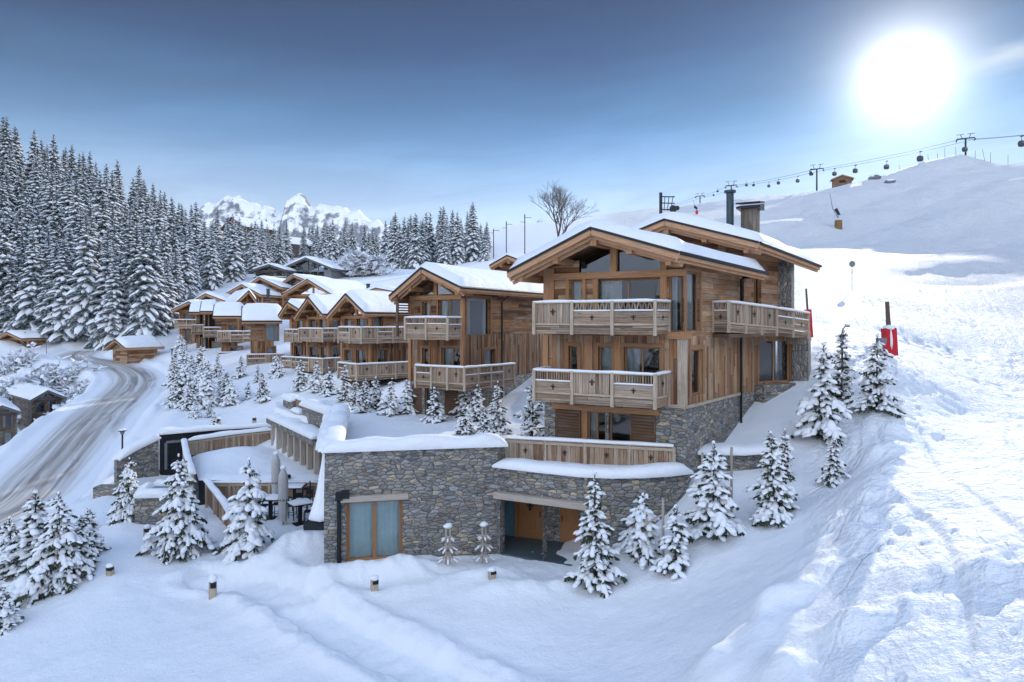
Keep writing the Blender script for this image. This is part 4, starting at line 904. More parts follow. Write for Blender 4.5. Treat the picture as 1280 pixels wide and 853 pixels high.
def broad(label, pxl, pxr, Y, yeave, yridge, ybase, half, F1, F2, swin, bal, seed, ang=70, ov=1.0, name='chalet', back=None, base='stone', flue=None, lod=1, wu='wh', snow=.4, ins=.9):
    """chalet whose long eave side faces us: gable end on the left; pxl/pxr limits of the roof along the eave at depth Y"""
    a = math.radians(ang); ex = Vector((math.cos(-a), math.sin(-a), 0)); ey = Vector((-math.sin(-a), math.cos(-a), 0))   # local x, y axes in the world
    ze = zat(yeave, Y); zrg = zat(yridge, Y + half * .85); zb = zat(ybase, Y)
    # eave left-front corner at pxl
    P = Vector((rx(pxl) * Y, Y, 0)); r = rx(pxr); depth = (r * P.y - P.x) / (ey.x - r * ey.y)
    O = P - ex * half
    return row_chalet(label, O.x / O.y * F + 640, O.y, ang, zb, F1, F2, (-half * (1 if back is None else back), ze, zrg, half, ze), depth, bal(half - ins, depth) if bal else (), lod, swin=swin, t0=.9, inset=(ins, ins), seed=seed, base=base, flue=flue, wu=wu, gablebeams=False, ovb=.9, snow=snow, name=name)
broad('small timber chalet with a low snowy roof above one tall curtained window, mid row', 302, 353, 75, 401, 383, 482, 2.6, 5.0, 7.6,
      [(2, 1.5, 2.9, .0, 2.1, 'full', 1), (1, 1.75, 2.6, .7, 1.95, 'full', 1)], lambda b, d: [([(b, .9, 6.2), (b + 1.1, .6, 6.2), (b + 1.1, 4.4, 6.2), (b, 4.4, 6.2)], [(b, .9), (b + 1.1, .6), (b + 1.1, 4.4), (b, 4.4)], 'ABA', 1.7)], 11)
broad('timber chalet with two long plank balconies, beyond the tall curtained window', 266, 305, 84, 395, 381, 478, 2.8, 4.6, 7.4,
      [(2, .8, 1.8, .0, 2.0, None, 1), (2, 3.0, 4.0, .0, 2.0, 'full', 1), (1, 1.0, 2.4, .0, 2.0, None, 2)], lambda b, d: [([(b, .6, 8.6), (b + 1.2, .6, 8.6), (b + 1.2, 5.0, 8.6), (b, 5.2, 8.6)], [(b, .6), (b + 1.2, .6), (b + 1.2, 5.0), (b, 5.2)], 'BAB', 1.6), ([(b, .6, 6.0), (b + 1.2, .6, 6.0), (b + 1.2, 4.6, 6.0), (b, 4.8, 6.0)], [(b, .6), (b + 1.2, .6), (b + 1.2, 4.6), (b, 4.8)], 'BAB', 1.6)], 12)
broad('narrow timber chalet with a small grey balcony, wedged between two snowy gables of the row', 250, 270, 90, 389, 377, 470, 2.5, 5.0, 7.8,
      [(1, .6, 1.5, .0, 2.0, 'full', 1)], lambda b, d: [([(b, .5, 9.0), (b + 1.0, .5, 9.0), (b + 1.0, 2.5, 9.0), (b, 2.5, 9.0)], [(b, .5), (b + 1, .5), (b + 1, 2.5), (b, 2.5)], 'B', 1.6), ([(b, .5, 6.1), (b + .9, .5, 6.1), (b + .9, 2.3, 6.1), (b, 2.3, 6.1)], [(b, .5), (b + .9, .5), (b + .9, 2.3), (b, 2.3)], 'B', 1.6)], 13)
broad('timber chalet with a short snowy roof, near the far end of the row', 236, 258, 95, 390, 379, 465, 2.6, 5.4, 8.2,
      [(1, .7, 1.5, .0, 2.0, 'full', 1), (1, 2.0, 2.6, .0, 2.0, None, 1)], lambda b, d: [([(b, .4, 9.3), (b + .9, .4, 9.3), (b + .9, 1.9, 9.3), (b, 1.9, 9.3)], [(b, .4), (b + .9, .4), (b + .9, 1.9), (b, 1.9)], 'A', 1.6)], 14)
def far_gable(label, pl, pk, pr, Y, zb, depth, ang=29, bal=False, seed=0, flue=None, glassy=False, wl='wv', wu='wh', snow=.4, group='timber chalets of the terraced row', lod=0):
    """gable seen from the front; pl, pk, pr = (px, y) of left eave, peak, right eave in the plane of the gable"""
    c, s = math.cos(math.radians(ang)), math.sin(math.radians(ang)); ox, oy = rx(pk[0]) * Y, Y
    sl = (rx(pl[0]) * oy - ox) / (c + s * rx(pl[0])); sr = (rx(pr[0]) * oy - ox) / (c + s * rx(pr[0]))
    zl, zr, zk = zat(pl[1], oy - s * sl), zat(pr[1], oy - s * sr), zat(pk[1], oy)
    zl = zr = (zl + zr) / 2
    F2 = zl - 2.5; F1 = F2 - 2.7
    W = (-sl - .4) + (sr - .5); fw = [(2, .3 + W * .08, W * .45, .02, 2.0, None, 1), (2, W * .55, W * .9, .02, 2.0, 'sides', 2), (1, W * .2, W * .4, .02, 2.0, None, 1), (1, W * .6, W * .85, .02, 2.0, 'full', 1)]
    b_ = []
    if bal:
        q = [(sl + .6, 1.3, F2 + 1.05), (sl + .6, .1, F2 + 1.05), (sr - .6, .1, F2 + 1.05), (sr - .5, 1.3, F2 + 1.05)]; b_ = [(q, [(p[0], p[1]) for p in q], 'B', 1.8)]
    return row_chalet(label, pk[0], Y, ang, zb, max(F1, zb + .3), F2, (sl, zl, zk, sr, zr), depth, b_, lod, group, wl, wu, fwin=fw, seed=seed, flue=flue, snow=snow, inset=(.4, .5), gablebeams=True)
far_gable('timber chalet with a pale balcony under a broad gable, farthest in the row', (214, 389), (236, 377), (252, 386), 102, 6.2, 9, 12, True, 21)
far_gable('timber chalet with only its shallow snowy gable showing behind the far end of the row', (240, 376), (257, 367), (282, 377), 108, 6.5, 10, 10, False, 22)
far_gable('timber chalet with a dark open gable truss, uphill of the tall curtained window', (279, 368), (302, 355.5), (326, 369), 112, 7, 10, 8, False, 23)
far_gable('timber chalet with a stone chimney stack on its gable roof, below the glazed gable', (305, 359), (324, 346.5), (352, 360), 118, 8, 11, 10, False, 24, [(3.4, 4.5, 16, 2.0, .6)])
far_gable('timber chalet with a plain snow roof and a black flue behind the fourth chalet', (348, 356), (366, 343.5), (398, 357), 120, 9, 12, 14, False, 25, [(4.0, 3, 14.6, 2.0, .28)])
far_gable('timber chalet with a detailed double gable standing behind the third and fourth chalets', (352, 371), (384, 349), (414, 365), 96, 7, 12, 22, False, 26, [(5.4, 7, 13.2, 2.0, .28)], lod=1)
far_gable('timber chalet with a long snowy roof and black vent behind the long balconies', (296, 378), (311, 363), (322, 377), 92, 5.5, 12, -30, False, 27, [(3.6, 6, 13, 1.4, .25)])
far_gable('timber chalet with a low plain snow roof behind the third chalet', (440, 372), (470, 360), (520, 368), 88, 6.5, 12, 20, False, 28)
# glass fronted chalet up by the forest, with its lower wing
def alpine_house():
    Y = 150; root = empty('chalet', (rx(382) * Y, Y, 17.5), -math.radians(10), 'grey alpine chalet with a wide glazed gable at the edge of the forest', 'chalet', 'houses below the forest')
    Z = lambda z: z - 17.5; zk, ze = zat(322, Y), zat(336, Y); sl, sr = -6.2, 6.3
    w = MB(); gl = (-4.3, 4.6); wall(w, (-5.4, 1.2), (5.4, 1.2), -1, Z(ze) - .3, [(1.0, 9.2, 1.6, Z(ze) - .45)]); wall(w, (5.4, 1.2), (5.4, 11), -1, Z(ze)); wall(w, (-5.4, 11), (-5.4, 1.2), -1, Z(ze)); w.build('wall', M['grey'], root)
    g = MB(); g.slab([(-4.4, 1.3, Z(ze) - .25), (4.4, 1.3, Z(ze) - .25), (0, 1.3, Z(zk) - .6)], .03, nrm=(0, -1, 0)); g.build('gable_window', M['glass'], root)
    window(root, (-5.4, 1.2), (5.4, 1.2), 1.0, 9.2, 1.6, Z(ze) - .45, 5, None, fm='grey')
    m = MB(); [m.box(x - .08, x + .08, 1.18, 1.3, Z(ze) - .4, Z(zk) - .7 - abs(x) * .38) for x in (-2.4, 0, 2.4)]; m.build('mullion', M['beamd'], root)
    dark_room(root, [(-5, 2.4), (5, 2.4), (5, 10.5), (-5, 10.5)], 0, Z(ze) - .5)
    gable_roof(root, [(sl, 0, Z(ze)), (sl, 12, Z(ze))], [(0, 0, Z(zk)), (0, 12, Z(zk))], [(sr, 0, Z(ze)), (sr, 12, Z(ze))], snow=.5, heavy=False, seed=31)
GREY = {'fascia': 'gfascia', 'whd': 'gwood', 'beam': 'gfascia', 'soffit': 'gwood', 'wvd': 'gwood', 'frame': 'beamd'}
alpine_house()
recolour(bpy.data.objects[-1] if False else [o for o in COL.objects if o.get('label', '').startswith('grey alpine')][0], GREY)
rw = far_gable('grey chalet wing with a dark gable and a snowy terrace rail, beside the glazed gable', (314, 338), (336, 330.5), (357, 337), 146, 16.5, 10, 5, True, 32, None, wl='whd', wu='whd', group='houses below the forest')
recolour(rw, GREY)
far_gable('timber chalet whose small gable peeps out between the two nearest chalet roofs', (612, 331), (634, 319), (662, 330), 60, 6.5, 10, 29, False, 33, lod=1)
lo = far_gable('tall red brown lodge showing its upper gable among the spruces', (274, 285), (289, 271.5), (305, 286), 240, 28, 14, 35, True, 34, None, snow=.5, wl='wvd', wu='whd', group='lodges among the spruces')
recolour(lo, {'fascia': 'beamd'})
lo = far_gable('dark wooden lodge half hidden behind spruces, right of the red brown lodge', (335, 306), (344, 295), (360, 306), 250, 26, 14, 35, False, 35, None, snow=.5, wl='wvd', wu='whd', group='lodges among the spruces')
recolour(lo, GREY)
# valley chalets on the left, below the road
def valley(label, pl, pk, pr, Y, zb, depth, ang, seed, k=.62):
    r = far_gable(label, pl, pk, pr, Y / k, CZ + (zb - CZ) / k, depth / k, ang, False, seed, None, wl='whd', wu='whd', snow=.5, group='dark chalets below the road', lod=1); recolour(r, GREY)
    r.location = Vector((0, 0, CZ)) + (r.location - Vector((0, 0, CZ))) * k; r.scale = (k, k, k); return r
valley('dark timber valley chalet with a broad grey gable, right beside the road bank', (38, 499.5), (60, 488), (83, 498), 75, -5.5, 11, -48, 41)
valley('dark timber valley chalet with pale blue windows, cut by the picture edge', (-22, 517), (2.5, 507), (27, 517), 66, -6, 10, -42, 42)
far_gable('small plank hut by the road junction at the forest foot', (-6, 424), (8, 415), (26, 422), 104, 5.8, 7, 20, False, 43, None, group='plank huts along the road')
def shed():
    Y = 93; x = rx(150) * Y; zb = gz(x, Y) - .2; root = empty('shed', (x, Y, zb), math.radians(-28), 'pale plank shed with a thick snow roof at the bend of the road', 'shed')
    w = MB(); wall(w, (-1.6, 0), (1.6, 0), 0, 2.4); wall(w, (1.6, 0), (1.6, 4.4), 0, 2.4); wall(w, (1.6, 4.4), (-1.6, 4.4), 0, 2.4); wall(w, (-1.6, 4.4), (-1.6, 0), 0, 2.4); w.face([(-1.6, 0.02, 2.4), (1.6, .02, 2.4), (0, .02, 3.3)]); w.build('wall', M['whl'], root)
    for i, z in enumerate((.55, 1.5)):
        d = MB(); d.box(-.95, -.1, -.05, .02, z, z + .35); d.build('hatch', M['beamd'], root)
    gable_roof(root, [(-2.3, -.7, 2.35), (-2.3, 5.0, 2.35)], [(0, -.7, 3.5), (0, 5.0, 3.5)], [(2.3, -.7, 2.35), (2.3, 5.0, 2.35)], snow=.5, heavy=False, purl=False, gutter=False, seed=44)
shed()
# ---------------------------------------------------------------- stone annex with the entrance
def annex():
    W0, W1 = Vector((-7.52, 27.3, 0)), Vector((-.61, 28.8, 0)); zb = 0.0
    root = empty('stone_annex', (W0.x, W0.y, zb), 0, 'low slate masonry annex with the recessed wooden entrance and a curtained glass door', 'building')
    o = W0; L = lambda x, y: (x - o.x, y - o.y)
    zt = 4.72; l0, l1 = L(*W0.xy), L(*W1.xy); wl = (W1 - W0).length; d = (W1 - W0).normalized()
    def upx(px): # distance along the left wall seen in column px
        r = rx(px); return (r * W0.y - W0.x) / (d.x - r * d.y)
    cu = [W1, Vector((1.25, 27.80, 0)), Vector((2.86, 27.02, 0)), Vector((3.9, 26.82, 0)), Vector((5.0, 26.88, 0)), Vector((6.1, 27.15, 0)), Vector((7.12, 27.62, 0))]
    w = MB(); u0, u1 = upx(433), upx(503)
    wall(w, l0, l1, -1, zt, [(u0, u1, .18, 2.72)], reveal=.35)
    lw = L(-9.9, 39.8); wall(w, lw, l0, -1, zt)
    w.build('wall', M['stone'], root)
    w = MB(); zc = 3.84; acc = 0.0
    for i, (a, b) in enumerate(zip(cu[:-1], cu[1:])):
        pa, pb = L(*a.xy), L(*b.xy); ln = (b - a).length
        if i < 2:
            e = .12 if i == 0 else 0; e2 = ln - (.15 if i == 1 else 0)
            wall(w, pa, pb, -1, zc, [(e, e2, -.9, 2.56)], reveal=.4)
        else: wall(w, pa, pb, -1, zc, reveal=.4)
    # rise of the tall wall above the ledge at its right end
    wall(w, L(W1.x, W1.y), L(W1.x + .45, W1.y + 1.6), zc - .5, zt)
    w.build('wall', M['stone'], root)
    # porch recess
    p = MB(); bk0, bk1 = Vector((-.45, 31.2, 0)), Vector((3.35, 29.75, 0)); q0, q1 = L(*bk0.xy), L(*bk1.xy)
    wall(p, q0, q1, -.4, 2.6, [(.0, .62, .15, 2.45), (.62, 2.05, .15, 2.45), (2.75, 3.6, .15, 2.45)], reveal=.12); wall(p, L(-.5, 28.85), q0, -.4, 2.6); wall(p, q1, L(2.8, 27.1), -.4, 2.6); p.build('porch_wall', M['stone'], root)
    f = MB(); f.prism([L(-.6, 28.8), L(2.86, 27.02), L(3.4, 29.8), L(-.45, 31.25)], 0.02, .17); f.build('porch_floor', M['pave'], root)
    c = MB(); c.prism([L(-.7, 28.95), L(2.86, 27.2), L(3.4, 29.8), L(-.5, 31.3)], 2.58, 2.75); c.build('porch_ceiling', M['soffit'], root)
    oo, dd, nn = wframe(q0, q1); Zz = Vector((0, 0, 1)); P = lambda u, z, k=0.0: oo + dd * u + nn * k + Zz * z
    g = MB(); g.obox(P(.31, 1.3, .08), dd * .30, nn * .012, Zz * 1.12); g.build('side_light', M['glassb'], root)
    fr = MB()
    for (a, b, cc, e) in ((.62, .76, .15, 2.45), (1.92, 2.05, .15, 2.45), (.76, 1.92, 2.32, 2.45)): fr.obox(P((a + b) / 2, (cc + e) / 2, .04), dd * (b - a) / 2, nn * .07, Zz * (e - cc) / 2)
    fr.build('door_frame', M['door'], root)
    dm = MB(); dm.obox(P(1.34, 1.235, .07), dd * .575, nn * .03, Zz * 1.08)
    for z in (.5, 1.9): dm.obox(P(1.34, z, .03), dd * .5, nn * .02, Zz * .05)
    D = dm.build('door', M['door'], root); emblem(D, P(1.34, 1.62, .03), dd, nn, .42); h = MB(); h.tube([P(1.82, 1.15, .0), P(1.82, 1.4, .0)], .018, 6); h.build('handle', M['metal'], D)
    d2 = MB(); d2.obox(P(3.17, 1.3, .06), dd * .42, nn * .04, Zz * 1.15); D2 = d2.build('door', M['door'], root); h = MB(); h.tube([P(2.86, 1.1, -.02), P(2.86, 1.35, -.02)], .018, 6); h.build('handle', M['metal'], D2)
    li = MB(); a, b = L(-.72, 28.70), L(3.0, 26.86); li.beam((a[0], a[1], 2.66), (b[0], b[1], 2.66), .34, .26); li.build('lintel', M['lintel'], root)
    px_ = MB(); pp = L(2.80, 27.22); px_.box(pp[0] - .05, pp[0] + .05, pp[1] - .05, pp[1] + .05, 0, 2.55); px_.build('post', M['beamd'], root)
    # chain downspout left of the porch
    chn = MB(); q = L(-.62, 28.62)
    for i in range(26): chn.ell((q[0], q[1], 2.5 - i * .09), .035, .035, .05, 0, 6, 4)
    chn.build('rain_chain', M['grey'], root)
    # curtained glass door
    window(root, l0, l1, u0, u1, .18, 2.66, 2, 'full', fm='door', set_=.22, gm='glassb', fw=.12)
    li = MB(); ld = Vector(l0 + (0,)) ; dn = Vector((d.y, -d.x, 0)); ca = Vector((l0[0], l0[1], 0)) + d * ((u0 + u1) / 2) + dn * .06; li.obox((ca.x, ca.y, 2.80), d * ((u1 - u0) / 2 + .22), dn * .14, Zz * .11); li.build('lintel', M['lintel'], root)
    # downpipe with box and wall lamp
    dp = MB(); c0 = Vector((l0[0], l0[1], 0)) + d * upx(424) + dn * .12; dp.tube([c0 + Zz * -.2, c0 + Zz * 2.75], .09, 10); dp.obox(c0 + Zz * 2.95, d * .14, dn * .12, Zz * .16); dp.build('downpipe', M['metal'], root)
    lp = MB(); c0 = Vector((l0[0], l0[1], 0)) + d * upx(432) + dn * .14; lp.obox(c0 + Zz * 3.0, d * .15, dn * .14, Zz * .14); lp.build('wall_lamp', M['black'], root)
    # roof slab under the terrace snow, ledge snow
    rs = MB(); poly = [L(-7.45, 27.4), L(-.6, 28.9), L(2.86, 27.15), L(5.0, 27.0), L(7.0, 27.6), L(6.9, 30.5), L(0, 33.2), L(-8.6, 33.2)]; rs.prism(poly, 3.45, 3.74); rs.build('roof_slab', M['pave'], root)
    # parapet snow and ledge snow
    s = MB(); n_ = Vector((-d.y, d.x, 0)); k = .28
    snow_cap(s, [Vector((l0[0] - .1, l0[1], zt)) + n_ * k, Vector((l1[0] + .42, l1[1], zt - .02)) + n_ * k], .85, .46, seed=1)
    snow_cap(s, [Vector((l0[0] + .2, l0[1] + .2, zt)), Vector((lw[0] + 3.9 * .0, lw[1], zt))], .95, .50, seed=8)
    s.build('parapet_snow', M['snow'], root)
    s = MB(); snow_cap(s, [Vector((*L(q.x, q.y + .32), zc - .02)) for q in cu], .95, .36, seed=4); s.build('ledge_snow', M['snow'], root)
    # thick snow sliding down the left flank
    s = MB(); rows = []
    for i in range(13):
        t = i / 12; z = zt + .2 - t * 2.9; b = .1 + .62 * t ** 1.6; rows.append([(l0[0] - b * 1.0 + .05, l0[1] + .55 + .1 * t, z), (l0[0] - b * .9, l0[1] + .1 + .04 * math.sin(i), z - .02), (l0[0] - b * .3, l0[1] - .06, z - .03), (l0[0] + .04, l0[1] + .02, z)])
    e = rows[-1]; rows.append([(x * .9, y + .2, z - .12) for x, y, z in e]); s.grid(rows, 0, True); s.build('hanging_snow', M['snow'], root)
    bx = MB(); bx.box(l0[0] - .85, l0[0] - .02, l0[1] + .1, l0[1] + .8, 1.55, 1.82); bx.build('side_box', M['black'], root)
    # loose snow spread on the roof terrace strip
    s = MB(); N = 26; rows = []
    for j in range(12):
        v = j / 11; row = []
        for i in range(N + 1):
            u = i / N; x = -7.2 + 14.0 * u; yf = float(np.interp(x, [-7.5, -.6, 1.2, 3, 5, 7], [27.7, 29.2, 28.4, 27.6, 27.5, 28.0])); y = yf + v * (33.6 - yf)
            row.append((*L(x, y), 3.90 + .18 * float(fbm(x * .6, y * .6, 7, 3)) + .05 * v))
        rows.append(row)
    s.grid(rows, 0, True); s.build('roof_snow', M['snow'], root)
annex()
def plank_fence(label, pts, h, capw=.26, caph=.16, emb=False, posts=1.9, cat='fence', seed=0, group=None, wood_='fboards'):
    """solid upright-board fence along a ground line, snow on its cap"""
    pts = [Vector(p) for p in pts]; o = pts[0].copy(); root = empty('plank_fence', o, 0, label, cat, group); pts = [p - o for p in pts]; Z = Vector((0, 0, 1))
    b = MB(); c = MB(); s = MB(); pl = []
    for a, q in zip(pts[:-1], pts[1:]):
        d = q - a; d.z = 0; L = d.length; d.normalize(); n = Vector((-d.y, d.x, 0)); N = max(1, int(L / .2))
        for i in range(N):
            p = a.lerp(q, (i + .5) / N); b.obox(p + Z * (h / 2) + n * (.012 * (i % 3)), d * (L / N / 2 - .007), n * .018, Z * (h / 2))
        c.beam(a + Z * (h + .03), q + Z * (h + .03), .2, .06); c.beam(a + Z * (h - .1) - n * .04, q + Z * (h - .1) - n * .04, .05, .12)
        K = max(1, round(L / posts)); pl += [a.lerp(q, k / K) for k in range(K)]
        if emb:
            for k in range(K): emblem(root, a.lerp(q, (k + .5) / K) + Z * h * .5 - n * .03, d, n, .26)
    pl.append(pts[-1]); b.build('boards', M[wood_], root); c.build('cap_rail', M['rail'], root)
    for p in pl: k = MB(); k.box(p.x - .06, p.x + .06, p.y - .075, p.y + .075, p.z - .3, p.z + h); k.build('post', M['rail'], root)
    snow_cap(s, [p + Z * (h + .062) for p in pts], capw, caph, seed=seed); s.build('cap_snow', M['snow'], root); return root
plank_fence('pale board fence with lily cut-outs along the terrace above the entrance', [(-.25, 30.0, 3.86), (3.1, 29.0, 3.86), (6.62, 27.95, 3.86)], .92, .24, .10, True, 1.8)
# long wall with timber posts and the stone parapet above it
def gallery():
    A, B = Vector((-16.7, 48.3, 0)), Vector((-11.2, 40.0, 0)); d = (B - A).normalized(); n = Vector((d.y, -d.x, 0)); 
    if n.x > 0: n = -n
    Z = Vector((0, 0, 1)); root = empty('gallery_wall', A, 0, 'long low gallery of timber posts under a slate parapet with thick snow caps', 'building'); L = (B - A).length
    P = lambda u, k, z: d * u + n * k + Z * z
    w = MB(); w.slab([P(0, -.05, .3), P(L, -.05, .3), P(L, -.05, 2.75), P(0, -.05, 2.75)], .2, nrm=n); w.build('plank_wall', M['fence'], root)
    for i in range(8):
        u = .15 + i * (L - .3) / 7; p = MB(); p.obox(P(u, .22, 1.5), d * .13, n * .13, Z * 1.25); p.build('post', M['lintel'], root)
    f = MB(); f.obox(P(L / 2, .15, 2.95), d * (L / 2 + .3), n * .45, Z * .22); f.build('fascia', M['stone'], root)
    s = MB(); snow_cap(s, [P(-.6, .1, 3.16), P(L + .5, .1, 3.16)], 1.25, .34, seed=2); s.build('ledge_snow', M['snow'], root)
    g = MB(); h = 4.42
    for (a, b, za, zb) in ((-.2, 2.2, 2.9, h), (2.2, 4.3, 2.9, h - .55), (4.3, L + .9, 2.9, h)): g.obox(P((a + b) / 2, -.75, (za + zb) / 2), d * (b - a) / 2, n * .2, Z * (zb - za) / 2)
    g.build('parapet', M['stone'], root)
    q = MB(); q.obox(P(3.25, -.8, h - .15), d * 1.05, n * .06, Z * .38); q.build('boards', M['fence'], root)
    s = MB(); snow_cap(s, [P(-.4, -.75, h - .02), P(2.15, -.75, h - .02)], .75, .42, seed=3); snow_cap(s, [P(2.25, -.62, h - .6), P(4.3, -.62, h - .6)], .55, .3, seed=5); snow_cap(s, [P(4.3, -.75, h - .02), P(L + 1.2, -.75, h - .02)], .75, .42, seed=6); snow_cap(s, [P(2.2, -.82, h + .2), P(4.3, -.82, h + .2)], .25, .14, seed=7); s.build('parapet_snow', M['snow'], root)
    s = MB(); c0 = P(L + .6, -.6, h); e = Vector((-7.45, 27.9, 4.72)) - A
    snow_cap(s, [c0, c0.lerp(e, .5), e], 1.1, .55, seed=9); s.build('corner_snow', M['snow'], root)
    g = MB(); g.obox(((c0 + e) / 2).xy.to_3d() + Z * 3.2, (e - c0).xy.to_3d() / 2, n * .2, Z * 1.45); g.build('return_wall', M['stone'], root)
gallery()
def sunken_terrace():
    poly = [(-21.4, 45.6), (-17.9, 39.0), (-10.9, 39.0), (-11.0, 40.2), (-16.6, 48.5), (-17.2, 50.2)]; o = Vector((-16, 43, 0)); root = empty('flat_roof', o, 0, 'flat roof deep in snow with a dark metal edge beside the timber gallery', 'building')
    m = MB(); pl = [(x - o.x, y - o.y) for x, y in poly]; m.prism(pl, -1.2, .82); m.build('slab', M['black'], root)
    cx, cy = -16.0 - o.x, 43.6 - o.y; N = 40; rows = []
    ring = []
    for i in range(len(pl)):
        a, b = Vector(pl[i]), Vector(pl[(i + 1) % len(pl)])
        for k in range(8): ring.append(a.lerp(b, k / 8))
    for j in range(11):
        t = 1 - j / 10; row = []
        for p in ring:
            q = Vector((cx, cy)).lerp(p, t); w = q + Vector((o.x, o.y)); h = .83 + .16 * math.sqrt(max(0, 1 - max(0, (t - .96) / .04) ** 2)) if t < 1 else .83
            pile = .55 * math.exp(-((w.x + 18.2) / 2.0) ** 2 - ((w.y - 45.0) / 2.4) ** 2)
            row.append((q.x, q.y, h + (pile + .12 * float(fbm(w.x * .6, w.y * .6, 11, 3))) * (t < .99)))
        rows.append(row)
    s = MB(); s.grid(rows, 0, True, close=True); s.build('roof_snow', M['snow'], root)
    for x in (-14.9, -12.8):
        l = MB(); l.tube([(x - o.x, 39.1 - o.y, .95), (x - o.x, 39.1 - o.y, 1.12)], .13, 10); l.build('roof_vent', M['black'], root)
sunken_terrace()
plank_fence('brown board fence with a thick snow cap along the back of the flat roof', [(-22.0, 46.4, .75), (-19.6, 48.2, .9), (-17.4, 49.4, 1.0)], 1.0, .34, .26, False, 1.6, seed=3)
plank_fence('grey board fence running towards us along the left edge of the flat roof', [(-22.2, 46.2, .7), (-20.2, 42.4, .45), (-18.1, 38.7, .1)], 1.1, .34, .2, False, 1.9, seed=4)
plank_fence('brown board fence behind the terrace tables', [(-16.9, 38.2, -.1), (-13.6, 38.3, -.1), (-10.9, 38.3, -.1)], .95, .22, .08, False, 1.1, seed=5)
plank_fence('weathered board fence sloping down beside the big laden fir', [(-17.0, 38.0, -.15), (-14.6, 34.6, -.45), (-12.8, 31.9, -.9)], 1.15, .32, .16, False, 1.7, seed=6)
def ramp_wall():
    o = Vector((-21, 48, 0)); root = empty('ramp_wall', o, 0, 'black garage ramp wall with a dark doorway and snow along its top', 'building')
    m = MB(); pts = [(-24.1, 46.7), (-20.8, 48.9), (-17.0, 50.6)]
    for a, b in zip(pts[:-1], pts[1:]): m.beam((a[0] - o.x, a[1] - o.y, .55), (b[0] - o.x, b[1] - o.y, .55), .4, 3.3)
    m.build('wall', M['black'], root)
    d = MB(); d.beam((-23.9 - o.x, 46.78 - o.y, .2), (-22.2 - o.x, 47.8 - o.y, .2), .12, 2.3); f = d.build('door', M['metal'], root)
    s = MB(); snow_cap(s, [(a[0] - o.x, a[1] - o.y, 2.2) for a in pts], .7, .3, seed=7); s.build('wall_snow', M['snow'], root)
    fr = MB(); q = Vector((-22.9 - o.x, 46.9 - o.y, 1.0)); fr.beam(q + V3(-.7, -.3, .65), q + V3(.9, .65, .65), .16, .16); fr.beam(q + V3(-.7, -.3, -1.2), q + V3(-.7, -.3, .6), .16, .16); fr.build('door_frame', M['grey'], root)
ramp_wall()
def ramp_stone():
    o = Vector((-25.5, 45, 0)); root = empty('retaining_wall', o, 0, 'dark slate retaining wall with sloping snow top left of the black ramp wall', 'wall'); m = MB()
    pts = [(-25.3, 43.7, 1.0), (-24.8, 44.9, 1.45), (-24.0, 46.4, 1.95)]
    for a, b in zip(pts[:-1], pts[1:]):
        pa, pb = (a[0] - o.x, a[1] - o.y), (b[0] - o.x, b[1] - o.y)
        m.face([(*pa, -2.5), (*pb, -2.5), (*pb, b[2]), (*pa, a[2])])
        m.face([(pb[0] - .4, pb[1] + .4, -2.5), (pa[0] - .4, pa[1] + .4, -2.5), (pa[0] - .4, pa[1] + .4, a[2]), (pb[0] - .4, pb[1] + .4, b[2])]); m.face([(*pa, a[2]), (*pb, b[2]), (pb[0] - .4, pb[1] + .4, b[2]), (pa[0] - .4, pa[1] + .4, a[2])])
    a = pts[0]; m.face([(a[0] - o.x - .4, a[1] - o.y + .4, -2.5), (a[0] - o.x, a[1] - o.y, -2.5), (a[0] - o.x, a[1] - o.y, a[2]), (a[0] - o.x - .4, a[1] - o.y + .4, a[2])])
    m.build('wall', M['stone'], root); s = MB(); snow_cap(s, [(p[0] - o.x - .2, p[1] - o.y + .2, p[2]) for p in pts], .8, .36, seed=8); s.build('wall_snow', M['snow'], root)
    # lower shallow wall piece by the road
    o2 = Vector((rx(140) * 41, 41, gz(rx(140) * 41, 41) - .3))
    m = MB(); m.box(-.9, .9, -.4, .4, 0, .8); w = m.build('wall', M['stone']); w.name = 'boulder_wall'; w.location = o2; tag(w, 'low stump of slate wall in the snow between road and retaining wall', 'wall')
ramp_stone()
def hot_tub():
    p_ = hit(172, 655, 28, 40); x0, Y = p_.x, p_.y; z = p_.z - .15; root = empty('planter_skylight', (x0, Y, z), math.radians(4), 'square stone light well with a snow rim and a glass top between two firs', 'light well')
    m = MB(); a, b, h = -.15, 1.75, 1.5; m.box(a, b, 0, 1.9, 0, h); m.build('base', M['stoneb'], root)
    g = MB(); g.box(a + .35, b - .3, .35, 1.6, h + .02, h + .16); g.build('glass_top', M['water'], root)
    s = MB(); snow_cap(s, [(a + .05, .12, h), (b - .1, .12, h)], .62, .48, seed=1); snow_cap(s, [(a + .1, .2, h), (a + .1, 1.8, h)], .5, .48, seed=2); snow_cap(s, [(a, 1.8, h), (b, 1.8, h)], .4, .42, seed=3); snow_cap(s, [(b - .1, .2, h), (b - .1, 1.8, h)], .36, .4, seed=5); s.build('rim_snow', M['snow'], root)
hot_tub()
